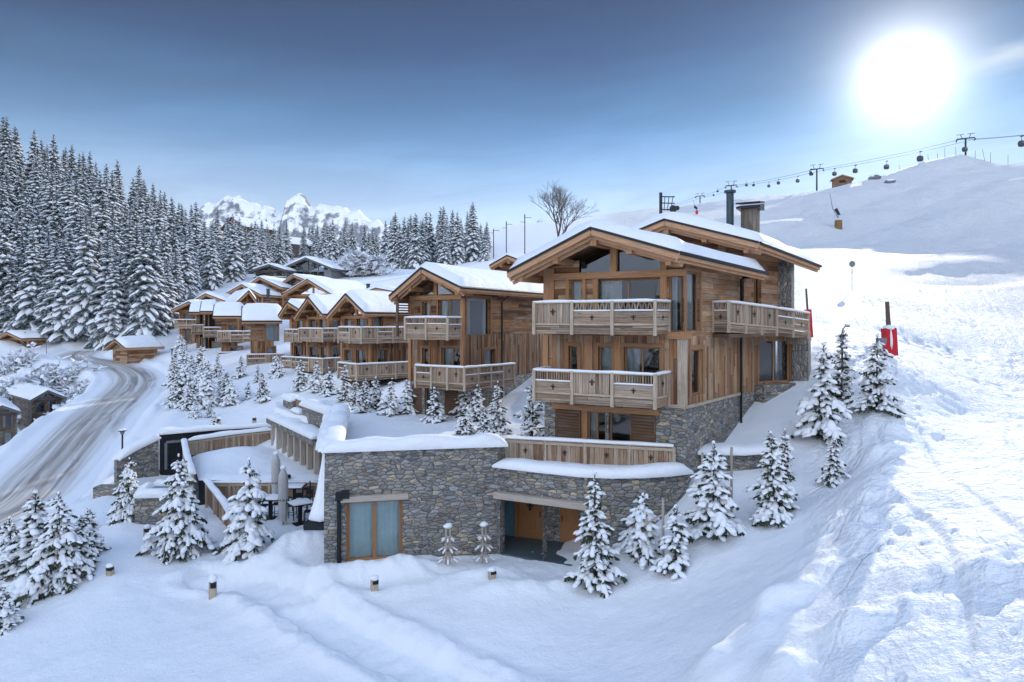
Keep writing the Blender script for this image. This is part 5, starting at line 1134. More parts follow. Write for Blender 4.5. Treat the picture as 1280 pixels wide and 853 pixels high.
# ---------------------------------------------------------------- trees
def fir_meshes(H, Rb, seed, nlev=11, nbr=7, load=1.0, droop=.5, slim=.85, bare_top=.1, lumpy=1.15, wild=.24):
    """young snow-laden fir: returns (trunk, crown, snow) meshes; needles as many small blades, snow as pads lying on the boughs"""
    rd = random.Random(seed); t = MB(); c = MB(); s = MB(); Z = Vector((0, 0, 1))
    t.tube([(0, 0, -.4), (0, 0, H * .5), (.02, 0, H * .97)], [H * .018, H * .011, H * .004], 7)
    def blade(p, d, ln, w, up):
        sd = d.cross(up); 
        if sd.length < 1e-4: return
        sd = sd.normalized() * w / 2; q = p + d * ln * .55 + up * .0; e = p + d * ln
        c.face([p - sd * .5, q - sd, e, q + sd], 0); 
    def pad(p, dirv, a, b, h):
        dirv = dirv.normalized(); sd = dirv.cross(Z).normalized(); up = sd.cross(dirv)
        rot = Matrix((dirv, sd, up)).transposed(); rows = []; n, k = 8, 4; ph0 = rd.random() * 6
        for i in range(k + 1):
            th = PI * i / k; row = []
            for j in range(n):
                ph = 2 * PI * j / n; q = 1 + (rd.random() - .5) * .42
                zz = math.cos(th); zz = zz if zz > 0 else zz * .45
                row.append(p + rot @ Vector((a * math.sin(th) * math.cos(ph) * q, b * math.sin(th) * math.sin(ph) * q, h * zz)))
            if i in (0, k): row = [p + rot @ Vector((0, 0, h * (1 if i == 0 else -.45)))] * n
            rows.append(row)
        s.grid(list(reversed(rows)), 0, True, close=True)
    for i in range(nlev):
        f = (i + .15) / nlev; h0 = H * (.05 + .90 * f ** .95)
        Lm = Rb * max(.05, (1 - f)) ** slim * (1 + .1 * math.sin(i * 2.1))
        n = max(4, int(nbr * (1 - .45 * f))); a0 = rd.random() * 6
        for j in range(n):
            L = Lm * rd.uniform(1 - wild * 2.2, 1 + wild); az = a0 + 2 * PI * j / n + rd.uniform(-.28, .28); dr = Vector((math.cos(az), math.sin(az), 0)); h = h0 + rd.uniform(-.5, .5) * H / nlev * .8
            rise = .25 if f < .8 else .75; dp = droop * rd.uniform(.7, 1.25) * (1 - f * .7)
            pt = lambda u: dr * (L * u) + Z * (h + L * (rise * u - dp * u * u))
            c_prev = None
            ns = max(3, int(L / .13)); sdv = Vector((-dr.y, dr.x, 0))
            for k in range(ns):
                u = (k + .6) / ns; p = pt(u); tan = (pt(min(1, u + .05)) - pt(max(0, u - .05))).normalized(); w = .05 + .02 * L
                tl = (.20 + .33 * L * (1 - u * .75)) * rd.uniform(.7, 1.25)
                for sg in (1, -1):
                    d = (tan * .75 + sdv * sg * rd.uniform(.6, 1.0) - Z * rd.uniform(.05, .5)).normalized(); blade(p, d, tl, w * 1.7, Z); blade(p + d * tl * .3, (d - Z * .7).normalized(), tl * .55, w * 1.4, sdv)
                blade(p, (tan - Z * rd.uniform(.2, .9)).normalized(), tl * .7, w * 1.6, Z)
            blade(pt(.86), (pt(1) - pt(.9)).normalized(), L * .2 + .1, .09, Z)
            if load > 0 and rd.random() < .55 + .4 * load:
                K = max(5, int(L / .10)); u0 = rd.uniform(.08, .3); u1 = rd.uniform(.9, 1.06); ph = rd.random() * 9; rows = []; wmax = (.05 + .165 * L) * rd.uniform(.7, 1.2) * lumpy; hmax = (.05 + .075 * L) * rd.uniform(.7, 1.4) * lumpy
                for k in range(K + 1):
                    u = u0 + (u1 - u0) * k / K; e = math.sqrt(max(.0, 1 - abs(2 * k / K - 1) ** 2.6)); lobe = .72 + .30 * math.sin(ph + k * 1.7) + rd.uniform(-.16, .16); w = wmax * (1 - .42 * u) * lobe * max(.06, e); hh = hmax * max(.05, e) * (.8 + .35 * math.sin(ph * 2 + k * 1.1)); sh = rd.uniform(-.22, .22) * w; c0 = pt(u) + Z * .02; row = []
                    for q in range(7):
                        tq = PI * q / 6; row.append(c0 + sdv * (math.cos(tq) * w * rd.uniform(.86, 1.14) + sh) + Z * (hh * max(0, math.sin(tq)) ** .8 - (.55 * w if q in (0, 6) else .22 * w if q in (1, 5) else 0)))
                    rows.append(row)
                s.grid(rows, 0, True)
                for k in range(int(2 + L * 3 * load)):                # small loads caught on side twigs
                    u = rd.uniform(.3, 1.0); sg = rd.choice((-1, 1)); o = (.16 + .20 * L * (1 - u * .75)) * rd.uniform(.5, 1.1); r_ = rd.uniform(.035, .085) * (1 + .35 * L) * lumpy
                    pad(pt(u) + sdv * sg * o + dr * o * .55 - Z * o * rd.uniform(.2, .55), dr + sdv * sg * .8 - Z * .4, r_ * 1.9, r_ * 1.05, r_ * .75)
    if load > 0: pad(Vector((.0, 0, H * .985)), Vector((1, .1, .1)), .075 * lumpy, .07, .10)
    for k in range(10): blade(Vector((0, 0, H * (.88 + .011 * k))), Vector((math.cos(k * 2.4), math.sin(k * 2.4), 1.1)).normalized(), .18, .05, Vector((math.sin(k), math.cos(k), 0)))
    return t, c, s
def fir_proto(name, cat, *a, needle='needle', **kw):
    t, c, s = fir_meshes(*a, **kw); root = empty(name, (0, 0, 0), 0, None, cat)
    t.build('trunk', M['bark'], root); c.v, n0 = c.v + s.v, len(c.v); c.f += [tuple(k + n0 for k in f) for f in s.f]; c.m += [1] * len(s.f); c.sm += s.sm; c.uv += s.uv; c.build('crown', [M[needle], M['tsnow']], root); return root
PF = {}
PF['slim'] = (fir_proto('fir_tree', 'tree', 4.2, 1.05, 11, 15, 7, 1.05, .5, .9), 4.2)
PF['broad'] = (fir_proto('fir_tree', 'tree', 3.6, 1.45, 12, 10, 8, 1.25, .45, .8, lumpy=1.25), 3.6)
PF['dense'] = (fir_proto('fir_tree', 'tree', 3.6, 1.15, 13, 13, 9, .95, .5, .85), 3.6)
PF['small'] = (fir_proto('fir_tree', 'tree', 2.0, .72, 14, 9, 7, 1.2, .5, .85, lumpy=1.1), 2.0)
PF['cap'] = (fir_proto('fir_tree', 'tree', 2.3, .95, 15, 8, 8, 1.3, .75, .5, lumpy=1.5), 2.3)
PF['pine'] = (fir_proto('pine_tree', 'tree', 3.2, .95, 16, 11, 7, .45, .1, .7, wild=.35), 3.2)
PF['big'] = (fir_proto('fir_tree', 'tree', 4.0, 1.75, 17, 14, 10, 1.15, .62, .8, lumpy=1.15), 4.0)
PF['tier'] = (fir_proto('fir_tree', 'tree', 3.9, 1.35, 18, 7, 10, 1.5, .7, .62, lumpy=1.55), 3.9)
PF['small2'] = (fir_proto('fir_tree', 'tree', 2.1, .66, 24, 8, 6, 1.0, .65, .8, wild=.42, lumpy=1.25), 2.1)
PF['dense2'] = (fir_proto('fir_tree', 'tree', 3.4, 1.0, 25, 12, 8, 1.15, .6, .95, wild=.40, lumpy=1.3), 3.4)
PF['slim2'] = (fir_proto('fir_tree', 'tree', 3.0, .72, 26, 11, 6, .8, .45, .8, wild=.45), 3.0)
USED = set()
def put_fir(kind, px, py, hpx, label, group=None, y=(14, 60), rz=None, wide=1.0):
    proto, H = PF[kind]; p = hit(px, py, *y); hm = hpx / F * p.y; sc = hm / H
    o = place(proto, kind in USED, p, R.uniform(0, 6.28) if rz is None else rz, sc * wide, label, group, 1.0 / wide); USED.add(kind); o.rotation_euler.x, o.rotation_euler.y = R.uniform(-.055, .055), R.uniform(-.055, .055)
    if group is None and 'group' in o: del o['group']
    return o
FIRS = [('slim', 745, 733, 144, 'tall slim snowy fir standing right of the wooden entrance'), ('cap', 800, 692, 76, 'rounded fir under one big snow hood against the curved slate wall'), ('small2', 845, 712, 80, 'small fir with a knobbly top, lowest on the bank beside the slate wall'),
        ('broad', 892, 668, 118, 'sprawling fir with heavy snow paws held by wooden stakes'), ('dense', 967, 649, 112, 'dense snowy fir on the open bank, right of the staked fir'), ('slim2', 981, 600, 66, 'fir peeping out behind the dense fir on the bank'),
        ('small', 1042, 606, 58, 'short drooping fir alone on the bank below the tall dark fir'), ('dense2', 1028, 548, 122, 'tall dark fir at the right corner of the large chalet'), ('pine', 1052, 500, 88, 'thin yellowish pine with little snow beside the curved lamp'), ('broad', 1095, 512, 96, 'wide skirted fir in front of the red padded post')]
for k, px, py, h, lb in FIRS: put_fir(k, px, py, h * .97, lb, y=(15, 45), wide=.9)
for k, px, py, h, lb in [('small', 545, 527, 42, 'single small fir before the wooden shutters of the bay window chalet'), ('small', 596, 526, 44, 'bushy fir under the side balcony of the bay window chalet'), ('slim', 622, 543, 66, 'slender bright fir behind the terrace parapet, tallest of its cluster'),
        ('small', 581, 543, 38, 'low ragged fir just behind the snowy parapet'), ('pine', 665, 556, 78, 'dark bushy pine at the left corner of the large chalet'), ('small', 606, 543, 34, 'tiny fir nestled against the slender bright fir'), ('small', 583, 520, 50, 'fir standing close behind the low ragged fir')]: put_fir(k, px, py, h, lb, y=(30, 52))
GR = 'young firs lining the garden before the balconies'
for i, (px, py, h) in enumerate([(378, 487, 36), (396, 490, 38), (411, 494, 34), (431, 503, 46), (455, 516, 42), (469, 512, 40), (487, 519, 46), (510, 518, 42), (443, 508, 34)]): put_fir(('small', 'dense2', 'small2', 'slim2', 'dense')[i % 5], px, py, h, 'young snowy fir in the garden row under the curved balconies', GR, y=(38, 70))
for k, px, py, h, lb, w in [('big', 160, 650, 78, 'snow-covered fir behind the light well, leaning over its left side', .72), ('big', 226, 691, 122, 'big bushy fir between the light well and the sloping fence', .74), ('tier', 311, 692, 118, 'fir with thick tiered snow pillows in front of the terrace tables', .80),
        ('dense2', 46, 737, 122, 'staked fir in the clump by the road, second from the picture edge', 1.15), ('big', 76, 733, 118, 'fullest fir of the clump beside the road', .8), ('small', 112, 694, 56, 'smallest fir at the right end of the roadside clump', 1.0), ('broad', 18, 738, 92, 'flat topped fir in the roadside clump at the picture edge', 1.0), ('broad', 2, 786, 54, 'low fir cut by the lower left picture edge', 1.2), ('dense', 100, 715, 70, 'fir tucked behind the fullest fir of the roadside clump', 1.0)]: put_fir(k, px, py, h, lb, y=(20, 44), wide=w)
GS = 'small firs scattered over the slope below the far chalets'
for i, (px, py, h) in enumerate([(222, 508, 52), (232, 492, 46), (246, 507, 44), (240, 474, 40), (262, 482, 40), (258, 508, 54), (271, 472, 38), (283, 502, 46), (289, 506, 40), (301, 472, 34), (329, 502, 46), (322, 478, 28), (346, 472, 34), (230, 458, 36), (250, 462, 36), (244, 522, 26), (268, 533, 22), (217, 482, 46), (275, 492, 44), (226, 442, 30), (214, 505, 30), (236, 512, 40), (252, 490, 40), (310, 498, 26), (262, 522, 24), (218, 462, 34)]):
    put_fir(('small', 'cap', 'small2', 'dense', 'slim2', 'cap', 'dense2')[i % 7], px, py, h * .78, 'small snow-laden fir on the slope below the far chalets', GS, y=(40, 110), wide=.95)

def spruce_mesh(H, Rb, seed, nlev=17, nbr=9, load=.8):
    rd = random.Random(seed); mb = MB(); Z = Vector((0, 0, 1)); tr = MB()
    tr.tube([(0, 0, -1.5), (0, 0, H * .6), (0, 0, H * .985)], [H * .014, H * .008, H * .001], 6)
    for i in range(nlev):
        f = (i + .2) / nlev; h0 = H * (.07 + .92 * f ** .93); Lm = Rb * (max(0, 1 - f)) ** .8 + .14; n = max(4, int(nbr * (1 - .5 * f))); a0 = rd.random() * 6
        for j in range(n):
            L = Lm * rd.uniform(.7, 1.15); az = a0 + 2 * PI * j / n + rd.uniform(-.3, .3); dr = Vector((math.cos(az), math.sin(az), 0)); sd = Vector((-dr.y, dr.x, 0)); h = h0 + rd.uniform(-.5, .5) * H / nlev
            dp = rd.uniform(.45, .85) * (1 - .55 * f); ri = .12 if f < .8 else .5
            pt = lambda u: dr * (L * u) + Z * (h + L * (ri * u - dp * u * u)); K = 4; rows = []; rs = []
            for k in range(K + 1):
                u = .06 + .94 * k / K; w = L * (.05 + .42 * math.sin(PI * min(1, u * .85 + .1)) ** .9) * (1 - .55 * u) + .05; jl, jr = rd.uniform(.55, 1.35), rd.uniform(.55, 1.35); p = pt(u)
                rows.append([p - sd * w * jl - Z * w * rd.uniform(.35, .8) - dr * w * .3, p, p + sd * w * jr - Z * w * rd.uniform(.35, .8) - dr * w * .3])
                q = p + Z * (.03 + .022 * L); g = load * rd.uniform(.45, 1.0); rs.append([q - sd * w * jl * g - Z * w * .28, q + Z * .08 * L * g, q + sd * w * jr * g - Z * w * .28])
            mb.grid(rows, 0, False)
            k0 = 1 if rd.random() < .6 else 2
            if rd.random() < .45 + .5 * load: mb.grid(rs[k0 - 1:] if rd.random() < .5 else rs[1:], 1, True)
            # ragged hanging twigs
            for k in range(5):
                u = rd.uniform(.25, 1); p = pt(u); sg = rd.choice((-1, 1)); e = p + (sd * sg * .24 - Z * .26 + dr * .12) * (L * rd.uniform(.6, 1.2)); w = .05 * L + .04
                mb.face([p - dr * w, p + dr * w, e], 0)
    return tr, mb
SP = []
for i, (H, Rb, ld) in enumerate([(16, 3.1, .95), (18, 3.0, .75), (15, 2.7, .6), (17, 3.4, .9), (13, 2.4, .85)]):
    tr, cr = spruce_mesh(H, Rb, 100 + i, 24 if i < 4 else 20, 10, ld); root = empty('spruce_tree', (0, 0, 0), 0, None, 'tree'); tr.build('trunk', M['bark'], root); cr.build('crown', [M['needled'], M['tsnow']], root); SP.append([root, False, H])
def put_spruce(x, y, h, label, group, k=None):
    k = R.randrange(len(SP)) if k is None else k; proto, used, H = SP[k]; z = gz(x, y)
    o = place(proto, used, (x, y, z - .3), R.uniform(0, 6.28), h / H * R.uniform(.9, 1.05), label, group, R.uniform(.95, 1.12)); SP[k][1] = True; return o
def scatter(test, px0, px1, y0, y1, n, sp, hfun, label, group, taken):
    c = 0; tries = 0
    while c < n and tries < n * 60:
        tries += 1; y = y0 + (y1 - y0) * R.random() ** .9; px = R.uniform(px0, px1); x = rx(px) * y
        if not test(px, y): continue
        d = sp * (.75 + .5 * (y - y0) / (y1 - y0 + 1))
        if any((x - a) ** 2 + (y - b) ** 2 < d * d for a, b in taken): continue
        taken.append((x, y)); put_spruce(x, y, hfun(px, y), label(px, y), group); c += 1
    return c
TK = []
# front rank first, then the slope behind it
FG = 'spruces of the dense forest on the hillside'
for i in range(30):
    px = -52 + i * 9.3 + R.uniform(-2, 2); y = 107 + max(0, px - 205) * .42 + R.uniform(0, 5); x = rx(px) * y
    if abs(px - 150) < 12 and y < 104: continue
    TK.append((x, y)); put_spruce(x, y, R.uniform(12.5, 18.5), 'tall snow-draped spruce in the front rank at the forest foot', FG)
scatter(lambda px, y: y > 112 + max(0, px - 200) * .40, -60, 296, 112, 205, 158, 4.5, lambda px, y: R.uniform(14, 19) * (1 - .28 * max(0, min(1, (px - 190) / 90))), lambda px, y: 'snow-covered spruce within the dense forest on the hillside', FG, TK)
scatter(lambda px, y: not (270 < px < 296 and y < 244) , 292, 500, 225, 290, 56, 4.2, lambda px, y: R.uniform(9.5, 14), lambda px, y: 'snowy spruce in the belt of trees below the rocky peaks', 'spruces below the peaks', TK)
scatter(lambda px, y: not (330 < px and y < 178), 294, 352, 158, 225, 24, 4.4, lambda px, y: R.uniform(9, 13.5), lambda px, y: 'snowy spruce in the belt of trees below the rocky peaks', 'spruces below the peaks', TK)
scatter(lambda px, y: True, 490, 612, 185, 240, 46, 4.2, lambda px, y: R.uniform(11.5, 16.5) * (1 - .25 * (px > 595)), lambda px, y: 'snowy spruce in the grove behind the bay window chalet', 'spruces behind the chalets', TK)
for px_, y_, h_ in ((283, 228, 11), (291, 226, 13), (300, 230, 12), (311, 228, 10.5), (322, 232, 12), (334, 236, 11.5), (348, 238, 12), (358, 236, 13)): put_spruce(rx(px_) * y_, y_, h_, 'snowy spruce in the belt of trees below the rocky peaks', 'spruces below the peaks')
put_spruce(rx(628) * 150, 150, 4.2, 'lone little spruce standing in the open snow behind the chalet roofs', None, 4)
put_spruce(rx(765) * 190, 190, 8.0, 'small dark spruce showing above the ridge of the large chalet', None, 1); put_spruce(rx(757) * 196, 196, 5.0, 'smaller spruce beside the dark spruce above the large ridge', None, 4)
# forest on the far side of the valley, behind the viewer: one mass, it shows in the window panes
def far_wood():
    mb = MB(); rd = random.Random(5); V = np.array(SP[0][0].children[1].data.vertices.__len__())
    for i in range(150):
        a = rd.uniform(-2.2, 2.2) + PI; r = rd.uniform(45, 95); x, y = math.sin(a) * r, math.cos(a) * r; z = gz(x, y); h = rd.uniform(13, 19)
        mb.tube([(x, y, z - 1), (x, y, z + h * .5)], .25, 5, 2)
        for k in range(7):
            f = k / 7; rr = 3.0 * (1 - f) + .3; zz = z + h * (.08 + .88 * f); N = 9; a0 = rd.random() * 6; top = Vector((x, y, zz + h * .2))
            ring = [Vector((x + rr * rd.uniform(.7, 1.1) * math.cos(a0 + 2 * PI * j / N), y + rr * rd.uniform(.7, 1.1) * math.sin(a0 + 2 * PI * j / N), zz - rd.uniform(.2, .8))) for j in range(N)]
            for j in range(N): mb.face([ring[j], ring[(j + 1) % N], top], 1 if rd.random() < .35 else 0)
    tag(mb.build('forest', [M['needled'], M['tsnow'], M['bark']]), 'snowy forest across the valley mirrored in the chalet windows', kind='stuff')
far_wood()
def bush(name, label, px, Y, w, h, n, seed, group=None, cat='shrub'):
    rd = random.Random(seed); p = gp(px, Y); root = empty(name, p, 0, label, cat, group); tw = MB(); sn = MB()
    for i in range(n):
        x, y = rd.gauss(0, w * .32), rd.gauss(0, w * .28); hh = h * max(.25, 1 - (x / w) ** 2 * 1.6) * rd.uniform(.6, 1.05); z0 = gz(p.x + x, p.y + y) - p.z
        pts = [Vector((x * .7, y * .7, z0 - .2))]
        for k in range(3): pts.append(pts[-1] + Vector((rd.gauss(x * .12, .12 * h), rd.gauss(y * .12, .12 * h), hh / 3)))
        tw.tube(pts, [.05, .035, .02, .008], 4, caps=False)
        for k in range(3):
            for q in range(2):
                b = pts[1 + k].lerp(pts[k], rd.random() * .6); e = b + Vector((rd.gauss(0, .2 * h), rd.gauss(0, .2 * h), rd.uniform(.02, .2) * h)); tw.tube([b, e], [.018, .006], 3, caps=False)
                sd = (e - b).cross(Vector((0, 0, 1))).normalized() * .07 * h * rd.uniform(.5, 1.3)
                sn.grid([[b - sd, b + Vector((0, 0, .09)), b + sd], [b.lerp(e, .5) - sd * 1.5, b.lerp(e, .5) + Vector((0, 0, .13)), b.lerp(e, .5) + sd * 1.5], [e - sd * .6, e + Vector((0, 0, .06)), e + sd * .6]], 0, True)
    tw.build('twigs', M['twig'], root); sn.build('twig_snow', M['tsnow'], root); return root
for i, (px, Y, w, h) in enumerate([(8, 82, 5, 3.4), (32, 80, 5, 3.2), (56, 84, 4.5, 3.0), (78, 84, 4, 2.4), (20, 92, 5, 2.6), (70, 74, 3.5, 2.4), (86, 78, 2.6, 2.0)]): bush('snowy_shrub', 'frosted leafless shrub on the bank between the road and the valley chalets', px, Y, w, h, 46, 300 + i, 'frosted shrubs by the valley chalets')
for i, (px, Y, w, h) in enumerate([(438, 158, 5, 5.5), (452, 160, 5, 6), (466, 162, 4.5, 5.0)]): bush('snowy_shrub', 'frosted bush in the clearing beside the glazed gable', px, Y, w, h, 50, 320 + i, 'frosted bushes in the clearing')
def bare_tree(px, Y, h, label):
    rd = random.Random(77); p = gp(px, Y); root = empty('bare_tree', p, 0, label, 'tree'); tb = MB(); cb = MB()
    def grow(mb, b, d, L, r, dep):
        e = b + d * L; m = b.lerp(e, .5) + Vector((rd.gauss(0, L * .05), rd.gauss(0, L * .05), 0)); mb.tube([b, m, e], [r, r * .85, r * .68], 5 if dep > 2 else 3, caps=False)
        if dep == 0: return
        for k in range(3 if dep > 1 else 4):
            ax = Vector((rd.gauss(0, 1), rd.gauss(0, 1), rd.gauss(0, .3))).normalized(); nd = (d + ax * rd.uniform(.35, .75) + Vector((0, 0, .12))).normalized(); grow(cb, e.lerp(b, rd.uniform(0, .45)), nd, L * rd.uniform(.62, .82), r * .55, dep - 1)
    tb.tube([(0, 0, -.5), (0, 0, h * .22)], [h * .02, h * .016], 7)
    for k in range(6): grow(cb, Vector((0, 0, h * rd.uniform(.12, .24))), Vector((rd.uniform(-.6, .6), rd.uniform(-.6, .6), 1)).normalized(), h * .26, h * .011, 5)
    tb.build('trunk', M['bark'], root); cb.build('crown', M['twig'], root)
bare_tree(698, 190, 21, 'large leafless tree rising behind the roof of the large chalet')
# ---------------------------------------------------------------- small things
Zv = Vector((0, 0, 1))
def lamp_post(label, px, py, hpx, y, group='garden lamp posts'):
    p = hit(px, py, *y); h = hpx / F * p.y; root = empty('street_lamp', p, 0, label, 'lamp', group)
    m = MB(); m.tube([(0, 0, -.4), (0, 0, h * .78)], .06, 8); m.tube([(0, 0, -.2), (0, 0, h * .16)], .09, 8); m.build('post', M['black'], root)
    l = MB(); l.tube([(0, 0, h * .78), (0, 0, h * .92)], [.12, .19], 6); l.build('lantern', M['grey'], root)
    c = MB(); c.tube([(0, 0, h * .92), (0, 0, h)], [.30, .05], 8); k = c.build('cap', M['black'], root); s = MB(); s.ell((0, 0, h * .97), .24, .24, .10); s.build('cap_snow', M['tsnow'], k)
lamp_post('black lantern post beside the road above the retaining wall', 153, 566, 29, (40, 60)); lamp_post('thin lamp post on the slope left of the far chalets', 215, 457, 22, (60, 100)); lamp_post('distant lamp post at the road junction before the forest', 124, 437, 30, (90, 112))
def bollard(label, px, py, hpx, y=(18, 40), lean=0.0):
    p = hit(px, py, *y); h = hpx / F * p.y; root = empty('path_light', p, R.uniform(-.4, .4), label, 'path light', 'low lights along the garden path'); root.rotation_euler.x = lean
    m = MB(); m.obox((0, 0, h * .36 - .1), (.13, 0, 0), (0, .10, 0), (0, 0, h * .36 + .1)); m.build('post', M['rail'], root)
    l = MB(); l.obox((0.03, -.03, h * .56), (.105, 0, 0), (0, .09, 0), (0, 0, h * .13)); l.build('lamp_head', M['black'], root)
    s = MB(); s.ell((0, 0, h * .80), .17, .15, h * .20, 0, 10, 6, .15); s.build('snow_cap', M['tsnow'], root)
bollard('wooden path light with a tall snow cap nearest us, left of the cleared path', 266, 747, 28); bollard('small black path light on the snow bank below the curtained door', 468, 738, 19); bollard('dark path light by the heaped snow in front of the entrance', 615, 724, 14); bollard('leaning wooden path light beside the roadside firs', 138, 719, 15, lean=.1); bollard('path light in the snow in front of the light well', 184, 672, 16); bollard('path light in the snow just above the black ramp wall', 273, 531, 10, (44, 64)); bollard('path light stuck in the snow left of the gallery', 318, 531, 12, (44, 64))
def deco_tree(label, px, py, hpx):
    p = hit(px, py, 24, 30); h = hpx / F * p.y; root = empty('twig_tree', p, R.uniform(0, 1), label, 'decoration', 'wooden twig trees by the entrance'); po = MB()
    for dx in (-.09, .09): po.beam((dx, 0, -.1), (dx, 0, h * .95), .05, .05)
    po.build('post', M['lintel'], root)
    for k, (z, L) in enumerate(((.08, .36), (.34, .30), (.60, .22))):
        a = MB()
        for j in range(6):
            an = j * PI / 3 + k * .5; d = Vector((math.cos(an), math.sin(an), 0)); b = Vector((0, 0, h * z + L * .75)); e = d * L * 1.25 + Zv * (h * z); a.beam(b, e, .055, .045)
            a.beam(b.lerp(e, .55) + Zv * .03, e + Zv * .03, .06, .03, 1)
        a.build('twigs', [M['lintel'], M['tsnow']], root)
    c = MB(); c.ell((0, 0, h * .97), .19, .15, .10, 0, 12, 6, .3); c.build('snow_cap', M['tsnow'], root)
deco_tree('wooden twig tree with a snow cap left of the entrance', 560, 706, 50); deco_tree('wooden twig tree with a snow cap right beside the entrance opening', 605, 704, 50)
# terrace furniture
def terr(px, py): return hit(px, py, 29, 38)
def parasol(label, px, py, hpx):
    p = terr(px, py); h = hpx / F * p.y; root = empty('closed_parasol', p, 0, label, 'parasol', 'closed parasols on the terrace'); m = MB(); m.tube([(0, 0, -.1), (0, 0, h * .3)], .035, 8); m.build('pole', M['grey'], root)
    c = MB(); rows = []
    for i in range(15):
        t = i / 14; r = .17 + .055 * math.sin(PI * t * .9) if t < .9 else .17 * (1 - (t - .9) * 7); rows.append([(max(.03, r) * (1 + .14 * math.cos(j * PI)) * math.cos(j * PI / 8), max(.03, r) * (1 + .14 * math.cos(j * PI)) * math.sin(j * PI / 8), h * (.06 + .92 * t)) for j in range(16)])
    c.grid(rows, 0, True, close=True); k = c.build('canopy', M['fabric'], root); s = MB(); s.ell((0, 0, h * .985), .15, .15, .12); s.build('snow_cap', M['tsnow'], k)
    b = MB(); b.tube([(0, 0, h * .42), (0, 0, h * .45)], .235, 12); b.build('strap', M['grey'], root)
parasol('closed pale parasol further back, behind the other one', 345, 632, 66); parasol('closed pale parasol nearest the laden fir', 354, 656, 72)
def table(label, px, py, s=.55, h=1.05):
    p = terr(px, py); root = empty('bar_table', p, R.uniform(0, 1.5), label, 'table', 'bar tables on the terrace'); t = MB(); t.box(-s, s, -s, s, h - .05, h); k = t.build('tabletop', M['metal'], root); n = MB(); rows = []
    snow_cap(n, [(-s * .9, 0, h), (s * .9, 0, h)], s * 1.7, .12, seed=px); n.build('table_snow', M['tsnow'], k); l = MB(); l.box(-.08, .08, -.08, .08, 0, h - .05); l.box(-.3, .3, -.3, .3, -.02, .03); l.build('leg', M['black'], root)
def stool_proto():
    root = empty('bar_chair', (0, 0, 0), 0, None, 'chair'); b = MB(); b.box(-.21, .21, -.21, .21, .72, .76); b.build('seat', M['black'], root); b = MB(); b.obox((0, .2, 1.0), (.21, 0, 0), (0, .02, 0), (0, 0, .13)); b.build('backrest', M['black'], root)
    for sx in (-1, 1):
        for sy in (-1, 1): l = MB(); l.beam((sx * .22, sy * .22, -.02), (sx * .19, sy * .19, .74 if sy < 0 else 1.12), .035, .035); l.build('leg', M['black'], root)
    r = MB(); [r.beam(a, b, .025, .025) for a, b in (((-.21, -.21, .3), (.21, -.21, .3)), ((-.21, .21, .3), (.21, .21, .3)), ((-.21, -.21, .3), (-.21, .21, .3)), ((.21, -.21, .3), (.21, .21, .3)))]; r.build('footrest', M['black'], root); return root
table('bar table with a snowy top between the parasols and the slate wall', 375, 655); table('bar table with a snowy top at the back of the terrace', 368, 632); table('bar table half hidden behind the laden fir', 338, 648)
ST_ = stool_proto()
for i, (px, py, rz) in enumerate([(386, 658, -1.4), (364, 650, 1.5), (384, 640, -.4), (358, 640, 1.2), (330, 650, 1.4), (347, 648, -1.5), (383, 628, -1.2), (372, 645, .3)]):
    place(ST_, i > 0, terr(px, py), rz, 1.0, 'black metal bar chair standing at the snowy terrace tables', 'bar chairs on the terrace')
# ski slope furniture
def pad_post(label, px, py, hpole, hpad, y, lean=0.0):
    p = hit(px, py, *y); h, q = hpole / F * p.y, hpad / F * p.y; root = empty('padded_post', p, 0, label, 'post', 'red padded posts by the piste'); root.rotation_euler.y = lean
    m = MB(); m.tube([(0, 0, -.5), (0, 0, h)], [.16, .11], 9); m.build('pole', M['beamd'], root); c = MB(); c.box(-.33, .33, -.24, .24, .1, q); c.build('pad', M['red'], root); s = MB(); s.ell((0, -.03, q), .36, .28, .18, 0, 12, 6, .3); s.ell((-.02, -.24, q * .62), .07, .05, q * .36, 0, 8, 6, .6); s.build('pad_snow', M['tsnow'], root)
pad_post('leaning pole with a snow-topped red crash pad beside the skirted fir', 1113, 447, 70, 37, (33, 44), -.06)
def pad_far():
    p = Vector((rx(1012) * 46, 46, 0)); p.z = zat(424, 46); root = empty('padded_post', p, 0, 'thin pole with a red crash pad just behind the balcony corner', 'post', 'red padded posts by the piste'); root.rotation_euler.y = -.07
    m = MB(); m.tube([(0, 0, -1), (0, 0, 3.4)], .07, 8); m.build('pole', M['beamd'], root); c = MB(); c.box(-.2, .2, -.15, .15, .1, 2.0); c.build('pad', M['red'], root)
pad_far()
def sign(label, px, py, h, y, disc=True, name='piste_sign', cat='sign'):
    p = hit(px, py, *y); root = empty(name, p, 0, label, cat); m = MB(); m.tube([(0, 0, -.5), (0, 0, h)], .045, 7); m.build('pole', M['grey'], root); d = MB()
    if disc: d.tube([(0, -.06, h), (0, -.02, h)], .36, 18)
    else: d.box(-.3, .3, -.06, -.02, h - .35, h)
    d.build('sign_plate', M['grey'], root)
sign('round grey sign on a thin pole out on the lit piste', 1065, 365, 3.2, (60, 100)); sign('little square notice on a post in front of the red pad', 1101, 447, .9 * 1.2, (30, 44), False)
sign('small dark road sign at the junction by the plank hut', 58, 442, 2.6, (90, 112), False, 'road_sign')
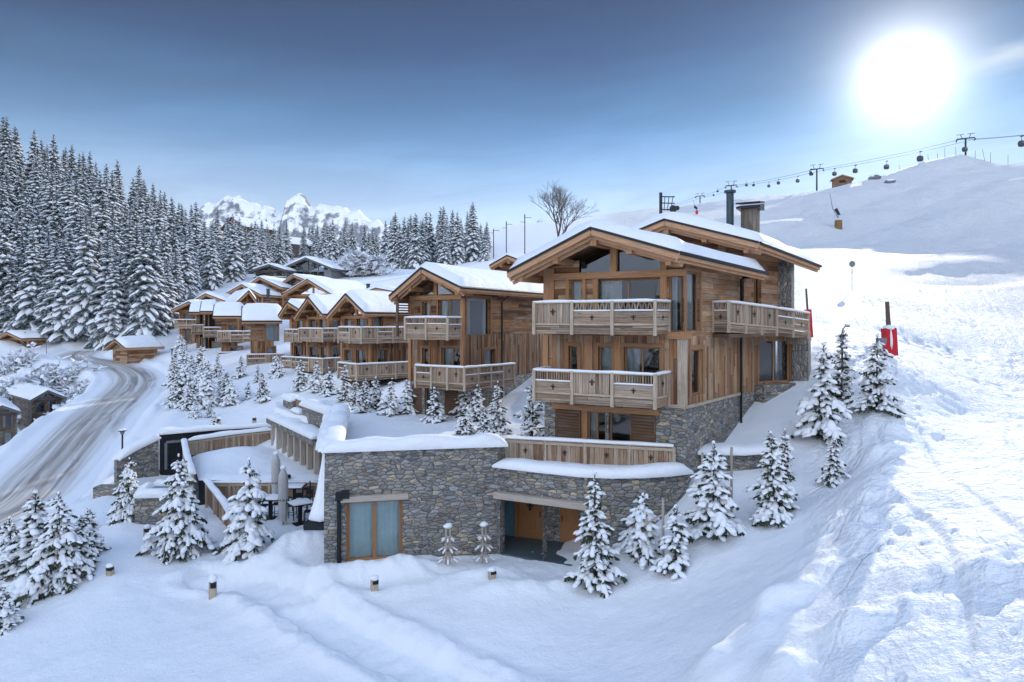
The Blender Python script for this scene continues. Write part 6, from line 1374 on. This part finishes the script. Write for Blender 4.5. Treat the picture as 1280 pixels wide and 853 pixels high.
def curved_lamp():
    p = hit(1053, 500, 28, 40); h = 92 / F * p.y; root = empty('street_lamp', p, 0, 'slim grey lamp with a curved neck among the firs by the piste', 'lamp'); m = MB(); m.tube([(0, 0, -.3), (-.03, 0, h * .6), (-.05, 0, h * .86), (.03, 0, h * .96), (.16, 0, h)], .035, 7); m.build('post', M['grey'], root); l = MB(); l.ell((.24, 0, h * .995), .15, .08, .05); l.build('lamp_head', M['grey'], root); s = MB(); s.ell((.24, 0, h + .05), .16, .1, .06); s.build('snow_cap', M['tsnow'], root)
curved_lamp()
# stakes round the sprawling fir
def stakes(label, pts, cx, cy, y):
    p = hit(cx, cy, *y); root = empty('tree_stake', p, 0, label, 'stake'); 
    for (dx, dy, h) in pts: m = MB(); z = gz(p.x + dx, p.y + dy) - p.z; m.tube([(dx, dy, z - .3), (dx, dy, z + h)], .05, 7); m.build('post', M['lintel'], root)
    m = MB(); a, b = pts[0], pts[1]; m.beam((a[0], a[1], a[2] * .75), (b[0], b[1], b[2] * .75), .08, .05); m.build('cross_bar', M['lintel'], root)
stakes('wooden stake frame propping the sprawling laden fir', [(.75, .35, 2.6), (-.2, .9, 2.2), (.45, -.3, 1.5)], 893, 660, (20, 30)); stakes('wooden stake with a cross bar beside the small knobbly fir', [(-.35, .5, 2.2), (-.95, .6, 1.7)], 845, 706, (20, 30)); stakes('pale stake tied to the fir clump by the road', [(.35, -.5, 2.4), (-.4, .1, 1.8)], 70, 733, (22, 34))
# cellar doorway of the big chalet on the bank
def cellar():
    p = Vector((8.9, 28.6, 2.7)); root = empty('cellar_entrance', p, -ANG, 'small slate doorway half buried in the bank at the corner of the large chalet', 'doorway'); m = MB(); m.box(-.95, -.15, .2, .3, -.5, 1.6); m.build('door', M['dark'], root); w = MB()
    w.face([(-.15, 0, -.8), (2.2, 1.2, -.8), (2.2, 1.2, 1.9), (-.15, 0, 1.55)]); w.face([(-.15, .4, -.8), (-.15, 0, -.8), (-.15, 0, 1.55), (-.15, .4, 1.55)]); w.face([(-1.2, -.05, 1.5), (-.15, -.05, 1.5), (-.15, -.05, 1.8), (-1.2, -.05, 1.8)]); w.build('wall', M['stone'], root); s = MB(); snow_cap(s, [(-1.3, .4, 1.62), (.6, .7, 1.72), (2.3, 1.5, 1.95)], 1.5, .32, seed=3); s.build('roof_snow', M['snow'], root)
cellar()
# ---------------------------------------------------------------- ski lift on the ridge
def pylon(label, px, pyt, Y, hpx, arm=3.4, style='T'):
    h = hpx / F * Y; x = rx(px) * Y; zt = zat(pyt, Y); root = empty('lift_pylon', (x, Y, zt - h), -.5, label, 'lift pylon', 'pylons of the gondola lift'); m = MB(); m.tube([(0, 0, -12), (0, 0, h * .8)], [.6, .42], 9); m.build('mast', M['metal'], root); a = MB(); a.beam((-arm, 0, h * .82), (arm, 0, h * .82), .5, .55)
    for s in (-1, 1): a.beam((s * arm * .35, 0, h * .80), (s * arm * .55, 0, h * .98), .3, .3); a.beam((s * arm * .2, 0, h), (s * arm, 0, h), .3, .25)
    a.build('cross_arm', M['metal'], root)
    for s in (-1, 1): w = MB(); w.obox((s * arm, 0, h * .74), (.3, 0, 0), (0, 2.2, 0), (0, 0, .25)); w.build('sheave', M['metal'], root)
    return Vector((x, Y, zt - h * .24))
PY = [pylon('largest lift pylon standing on the ridge crest under the sun', 1207, 168, 372, 29, 4.2), pylon('lift pylon beside the hut on the ridge', 1021, 206, 420, 30, 3.8), pylon('lift pylon seen just right of the tall flue', 914, 227, 470, 28, 3.8), pylon('smallest lift pylon far down the line left of the flue', 875, 242, 560, 18, 3.6)]
CABP = None
def cabin(label, px, py, Y, sz):
    global CABP
    if CABP is None:
        root = empty('gondola_cabin', (0, 0, 0), 0, None, 'gondola', 'cabins of the gondola lift'); b = MB(); rows = []
        for z, r in ((-2.1, .62), (-1.95, .92), (-1.2, 1.1), (-.4, 1.0), (-.05, .7), (0, .4)): rows.append([(r * math.copysign(abs(math.cos(a)) ** .6, math.cos(a)), r * .85 * math.copysign(abs(math.sin(a)) ** .6, math.sin(a)), z) for a in [k * PI / 7 for k in range(14)]])
        b.grid(rows, 0, True, close=True); b.face(list(reversed(rows[0]))); b.face(rows[-1]); bo = b.build('body', M['cab'], root); w = MB(); w.obox((0, -.9, -.75), (.7, 0, 0), (0, .06, 0), (0, 0, .33)); w.build('pane', M['glass'], bo)
        h = MB(); h.tube([(0, 0, 0), (0, 0, 1.1), (.25, 0, 1.5)], .09, 6); h.build('hanger', M['metal'], root); g = MB(); g.obox((.25, 0, 1.55), (.3, 0, 0), (0, .5, 0), (0, 0, .12)); g.build('grip', M['metal'], root); CABP = root; used = False
    else: used = True
    s = sz / F * Y / 3.6; place(CABP, used, (rx(px) * Y, Y, zat(py, Y)), R.uniform(-.3, .3), s, label, 'cabins of the gondola lift')
for i, (px, py, Y, sz, lb) in enumerate([(1277, 176, 350, 13, 'gondola cabin cut by the right picture edge'), (1206, 184, 366, 10, 'gondola cabin hanging at the largest pylon'), (1150, 195, 380, 12, 'gondola cabin left of the largest pylon'), (1108, 206, 392, 10, 'gondola cabin halfway between the largest pylon and the hut'), (1069, 211, 405, 9.5, 'gondola cabin just right of the ridge hut'), (1043, 215, 412, 8.5, 'gondola cabin hanging above the ridge hut'), (1014, 215, 425, 8, 'gondola cabin touching the pylon beside the hut')]): cabin(lb, px, py, Y, sz)
for px, py, Y, sz in [(997, 224, 432, 7.5), (973, 227, 440, 6.5), (961, 231, 446, 6), (942, 230, 455, 5.5), (933, 230, 460, 5.5), (897, 238, 520, 4.5), (892, 243, 530, 4)]: cabin('small distant gondola cabin between the flue and the ridge hut', px, py, Y, sz)
def cable(off, label):
    m = MB(); pts = [Vector((rx(1330) * 335, 335, zat(163, 335)))] + [p + Vector((off, 0, 0)) for p in PY] + [Vector((rx(800) * 640, 640, zat(268, 640)))]; q = []
    for a, b in zip(pts[:-1], pts[1:]):
        for k in range(8): t = k / 8; q.append(a.lerp(b, t) - Zv * (4 * t * (1 - t)) * (b - a).length * .012)
    q.append(pts[-1]); m.tube(q, .09, 5); c = m.build('lift_cable', M['metal']); tag(c, label, 'cable', 'haul cables of the gondola lift')
cable(-3.6, 'thin haul cable of the gondola lift on the downhill side'); cable(3.6, 'thin haul cable of the gondola lift on the uphill side')
def ridge_hut():
    Y = 338; x = rx(1053) * Y; root = empty('ridge_hut', (x, Y, zat(229, Y) - .6), -.35, 'dark wooden hut with a low gable roof up on the ridge', 'hut'); m = MB(); m.box(-4.2, 4.2, 0, 6, -2, 2.9); m.face([(-4.2, -.02, 2.9), (4.2, -.02, 2.9), (0, -.02, 4.3)]); m.build('wall', M['whd'], root); gable_roof(root, [(-5.2, -.8, 2.7), (-5.2, 6.8, 2.7)], [(0, -.8, 4.7), (0, 6.8, 4.7)], [(5.2, -.8, 2.7), (5.2, 6.8, 2.7)], snow=.22, heavy=False, purl=False, gutter=False)
    w = MB(); w.box(-1.5, 1.5, -.06, .1, .8, 2.0); w.build('window', M['dark'], root)
ridge_hut()
def snow_gun(label, px, py, Y, h, lean, base='yellow'):
    p = hit(px, py, Y * .7, Y * 1.25); root = empty('snow_gun', p, 0, label, 'snow gun', 'snow guns on the slope'); m = MB(); s = h * .1; m.obox((0, 0, h * .1), (s * .75, 0, 0), (0, s * .7, 0), (0, 0, h * .1 + .4)); m.build('base_pad', M[base], root); l = MB(); l.tube([(0, 0, h * .3), (-s * 1.6 * lean, 0, h * .55), (-s * 2.4 * lean, 0, h)], [.14, .1, .05], 6); l.build('lance', M['metal'], root); k = MB(); k.tube([(0, -.5, h * .38), (-.8 * lean, .3, h * .55)], [.45, .6], 9); k.build('barrel', M['metal'], root)
snow_gun('snow gun with a brown padded base and a long leaning lance on the slope', 1048, 286, 200, 12.5, 1.0); snow_gun('small red snow gun beyond the flue', 871, 268, 330, 6, 1.0, 'red')
for px, py, Y, s in [(1093, 234, 330, 2.2), (1112, 244, 318, 1.8)]:
    m = MB(); m.ell((0, 0, 0), s * 1.3, s, s * .8, 0, 10, 7, .6); b = m.build('boulder', M['rock']); b.location = (rx(px) * Y, Y, gz(rx(px) * Y, Y) + .3); tag(b, 'dark boulder poking out of the ridge snow', 'rock', 'boulders on the ridge')
for i, (px, h, ln) in enumerate([(1172, 8, .02), (1181, 12, 0), (1195, 10, .05), (1219, 10, 0), (1232, 15, .3), (1238, 13, 0), (1260, 12, 0), (1161, 9, .15), (1124, 7, 0)]):
    Y = 368; x = rx(px) * Y; m = MB(); hh = h / F * Y; m.tube([(0, 0, -2), (-ln * hh * .9, 0, hh)], .1, 6); o = m.build('piste_pole', M['metal']); o.location = (x, Y, gz(x, Y)); tag(o, 'thin marker pole on the ridge crest', 'pole', 'marker poles on the ridge')
def t_station():
    Y = 240; x = rx(826) * Y; z = zat(270, Y); root = empty('drag_lift_tower', (x, Y, z), -.2, 'dark steel drag lift tower with a lattice arm behind the rear gable', 'lift tower'); s = Y / F; m = MB(); m.tube([(0, 0, -6), (0, 0, 29 * s)], .55, 10); m.build('mast', M['metal'], root); a = MB()
    for zz in (24, 16, 8): a.beam((0, 0, zz * s), (17 * s, 0, (zz - 1) * s), .35, .35)
    for xx in (5, 10, 15): a.beam((xx * s, 0, 24 * s), (xx * .8 * s, 0, 6 * s), .25, .25)
    a.build('lattice_arm', M['metal'], root); w = MB(); w.tube([(15 * s, -.4, 8 * s), (15 * s, .4, 8 * s)], 1.3, 14); w.tube([(20 * s, -.3, 9 * s), (20 * s, .3, 9 * s)], .8, 12); w.build('wheel', M['metal'], root)
t_station()
for px, py, h, Y, lb in [(656, 290, 22, 170, 'wooden utility pole with a cross arm left of the bare tree'), (633, 295, 18, 180, 'thin utility pole at the edge of the spruce grove'), (617, 298, 12, 190, 'shortest utility pole among the last spruces')]:
    s = Y / F; x = rx(px) * Y; z = zat(py, Y); root = empty('utility_pole', (x, Y, z), 0, lb, 'pole', 'utility poles behind the chalets'); m = MB(); m.tube([(0, 0, -6), (0, 0, h * s)], .14, 7); m.build('post', M['beamd'], root); a = MB(); a.beam((-.2, 0, h * s * .8), (1.6, 0, h * s * .8), .12, .12); a.beam((-1.2, 0, h * s * .55), (.2, 0, h * s * .55), .1, .1); a.build('cross_arm', M['beamd'], root)
# ---------------------------------------------------------------- light, sky, camera
def make_world():
    w = bpy.data.worlds.new('World'); scene.world = w; w.use_nodes = True; t = w.node_tree; bg = t.nodes['Background']; k = NT.__new__(NT); k.t = t
    sky = k.n('ShaderNodeTexSky', sky_type='NISHITA'); sky.sun_disc = False; sky.sun_elevation = EL_S; sky.sun_rotation = AZ_S
    sky.altitude = 1850; sky.air_density = 1.0; sky.dust_density = 0.6; sky.ozone_density = 2.0
    d = k.n('ShaderNodeTexCoord').outputs['Generated']; s = k.sep(d)
    dot = k.n('ShaderNodeVectorMath', operation='DOT_PRODUCT'); k.l(d, dot.inputs[0]); dot.inputs[1].default_value = tuple(SUN)
    ang = k.math('MULTIPLY', k.math('ARCCOSINE', k.math('MINIMUM', dot.outputs['Value'], 1.0)), 180 / PI)
    el = s[2]
    # polarised-deep blue high in the sky towards the north-west, clear air
    dk = k.ramp(el, [(0.0, .42), (0.13, .39), (.2, .25), (.30, .11), (.42, .058), (.60, .4), (.8, .9)])
    pale = k.ramp(el, [(0.0, .85), (.12, .62), (.25, .16), (.36, 0.0)])
    front = k.ramp(s[1], [(-.15, 0.0), (0.25, 1.0)])
    cf = k.mix(1.0, sky.outputs[0], dk, 'MULTIPLY'); cf = k.mix(pale, cf, (2.15, 2.2, 2.22))
    cf = k.mix(1.0, cf, k.ramp(el, [(0.0, (.98, 1.03, 1.10)), (.16, (.92, 1.08, 1.28)), (.28, (.46, 1.02, 1.55)), (.42, (.20, .85, 1.65)), (.6, (.8, 1.0, 1.2))]), 'MULTIPLY')
    # sky brightened behind the viewer and overhead, added as fill for shaded fronts
    low = k.ramp(el, [(0.0, .85), (.35, .62), (.75, .12), (1.0, .05)])
    cb = k.mix(low, k.mix(1.0, sky.outputs[0], (2.85, 2.5, 2.12), 'MULTIPLY'), BACK_FILL)
    c = k.mix(front, cb, cf)
    # thin cirrus
    cv = k.comb(k.math('MULTIPLY', s[0], 2.2), k.math('MULTIPLY', k.math('ADD', s[2], k.math('MULTIPLY', s[0], -.12)), 13.0), s[1])
    ci = k.noise(cv, 1.6, 6, .62, .5); ci2 = k.ramp(ci, [(.42, 0.0), (.8, .55)])
    c = k.mix(ci2, c, k.mix(1.0, c, (1.7, 1.6, 1.5), 'MULTIPLY'))
    # the wisp beside the sun
    wz = k.math('SUBTRACT', s[2], .298); wv = k.math('DIVIDE', k.math('ADD', wz, k.math('MULTIPLY', k.math('SUBTRACT', k.noise(k.comb(k.math('MULTIPLY', s[0], 18.0), k.math('MULTIPLY', s[2], 40.0), 0.0), 1.0, 4, .6), .5), .03)), .012)
    wi = k.math('MULTIPLY', k.math('EXPONENT', k.math('MULTIPLY', k.math('MULTIPLY', wv, wv), -1.0)), k.ramp(s[0], [(.52, 0.0), (.56, .45), (.64, .3), (.75, 0.0)]))
    c = k.mix(wi, c, SKYW)
    # aureole and the over-bright disc
    def expo(width, amp): return k.math('MULTIPLY', k.math('EXPONENT', k.math('DIVIDE', ang, -width)), amp)
    disc = k.math('MULTIPLY', k.ramp(k.math('DIVIDE', ang, 10.0), [(.05, 1.0), (.26, 0.0)], 'EASE'), DISC)
    gl = k.math('ADD', k.math('ADD', disc, expo(1.7, GLOW)), expo(9.0, GLOW2))
    add = k.n('ShaderNodeVectorMath', operation='SCALE'); add.inputs[0].default_value = (1.0, 1.0, 1.0); k.l(gl, add.inputs['Scale'])
    fin = k.n('ShaderNodeVectorMath', operation='ADD'); k.l(c, fin.inputs[0]); k.l(add.outputs[0], fin.inputs[1])
    t.links.new(fin.outputs[0], bg.inputs['Color']); bg.inputs['Strength'].default_value = 0.15
SKYW = (3.0, 3.1, 3.2); DISC = 6.0; GLOW = 14.0; GLOW2 = .42; BACK_FILL = (5.6, 5.1, 4.7)
make_world()
sl = bpy.data.lights.new('sun', 'SUN'); sl.energy = 2.0; sl.angle = math.radians(0.5); sl.color = (1.0, 0.93, 0.82)
so = bpy.data.objects.new('sun', sl); COL.objects.link(so); so.rotation_euler = (-SUN).to_track_quat('-Z', 'Y').to_euler()
cam = bpy.data.cameras.new('camera'); cam.sensor_width = 36; cam.lens = 24; cam.clip_start = .1; cam.clip_end = 20000; cam.shift_y = -26.5 / 1280
co = bpy.data.objects.new('camera', cam); COL.objects.link(co); co.location = (0, 0, CZ); co.rotation_euler = (PI / 2, 0, 0); scene.camera = co
vs = scene.view_settings; vs.view_transform = 'Standard'; vs.look = 'None'; vs.exposure = 1.12; vs.gamma = 1.0; vs.use_curve_mapping = False
scene.render.engine = 'CYCLES'; scene.cycles.max_bounces = 6; scene.cycles.transparent_max_bounces = 8; scene.cycles.use_denoising = True

def haze():
    mb = MB(); mb.box(-6000, 6000, -400, 6500, -80, 1400); o = mb.build('haze', bpy.data.materials.new('thin_air')); mt = o.data.materials[0]; mt.use_nodes = True; t = mt.node_tree; t.nodes.clear()
    out = t.nodes.new('ShaderNodeOutputMaterial'); v = t.nodes.new('ShaderNodeVolumePrincipled'); v.inputs['Color'].default_value = (.80, .88, 1.0, 1); v.inputs['Density'].default_value = HAZE; v.inputs['Anisotropy'].default_value = .0
    t.links.new(v.outputs[0], out.inputs['Volume']); tag(o, 'thin winter haze softening the far trees and peaks', kind='stuff')
HAZE = 3.5e-5
haze(); scene.cycles.volume_bounces = 0
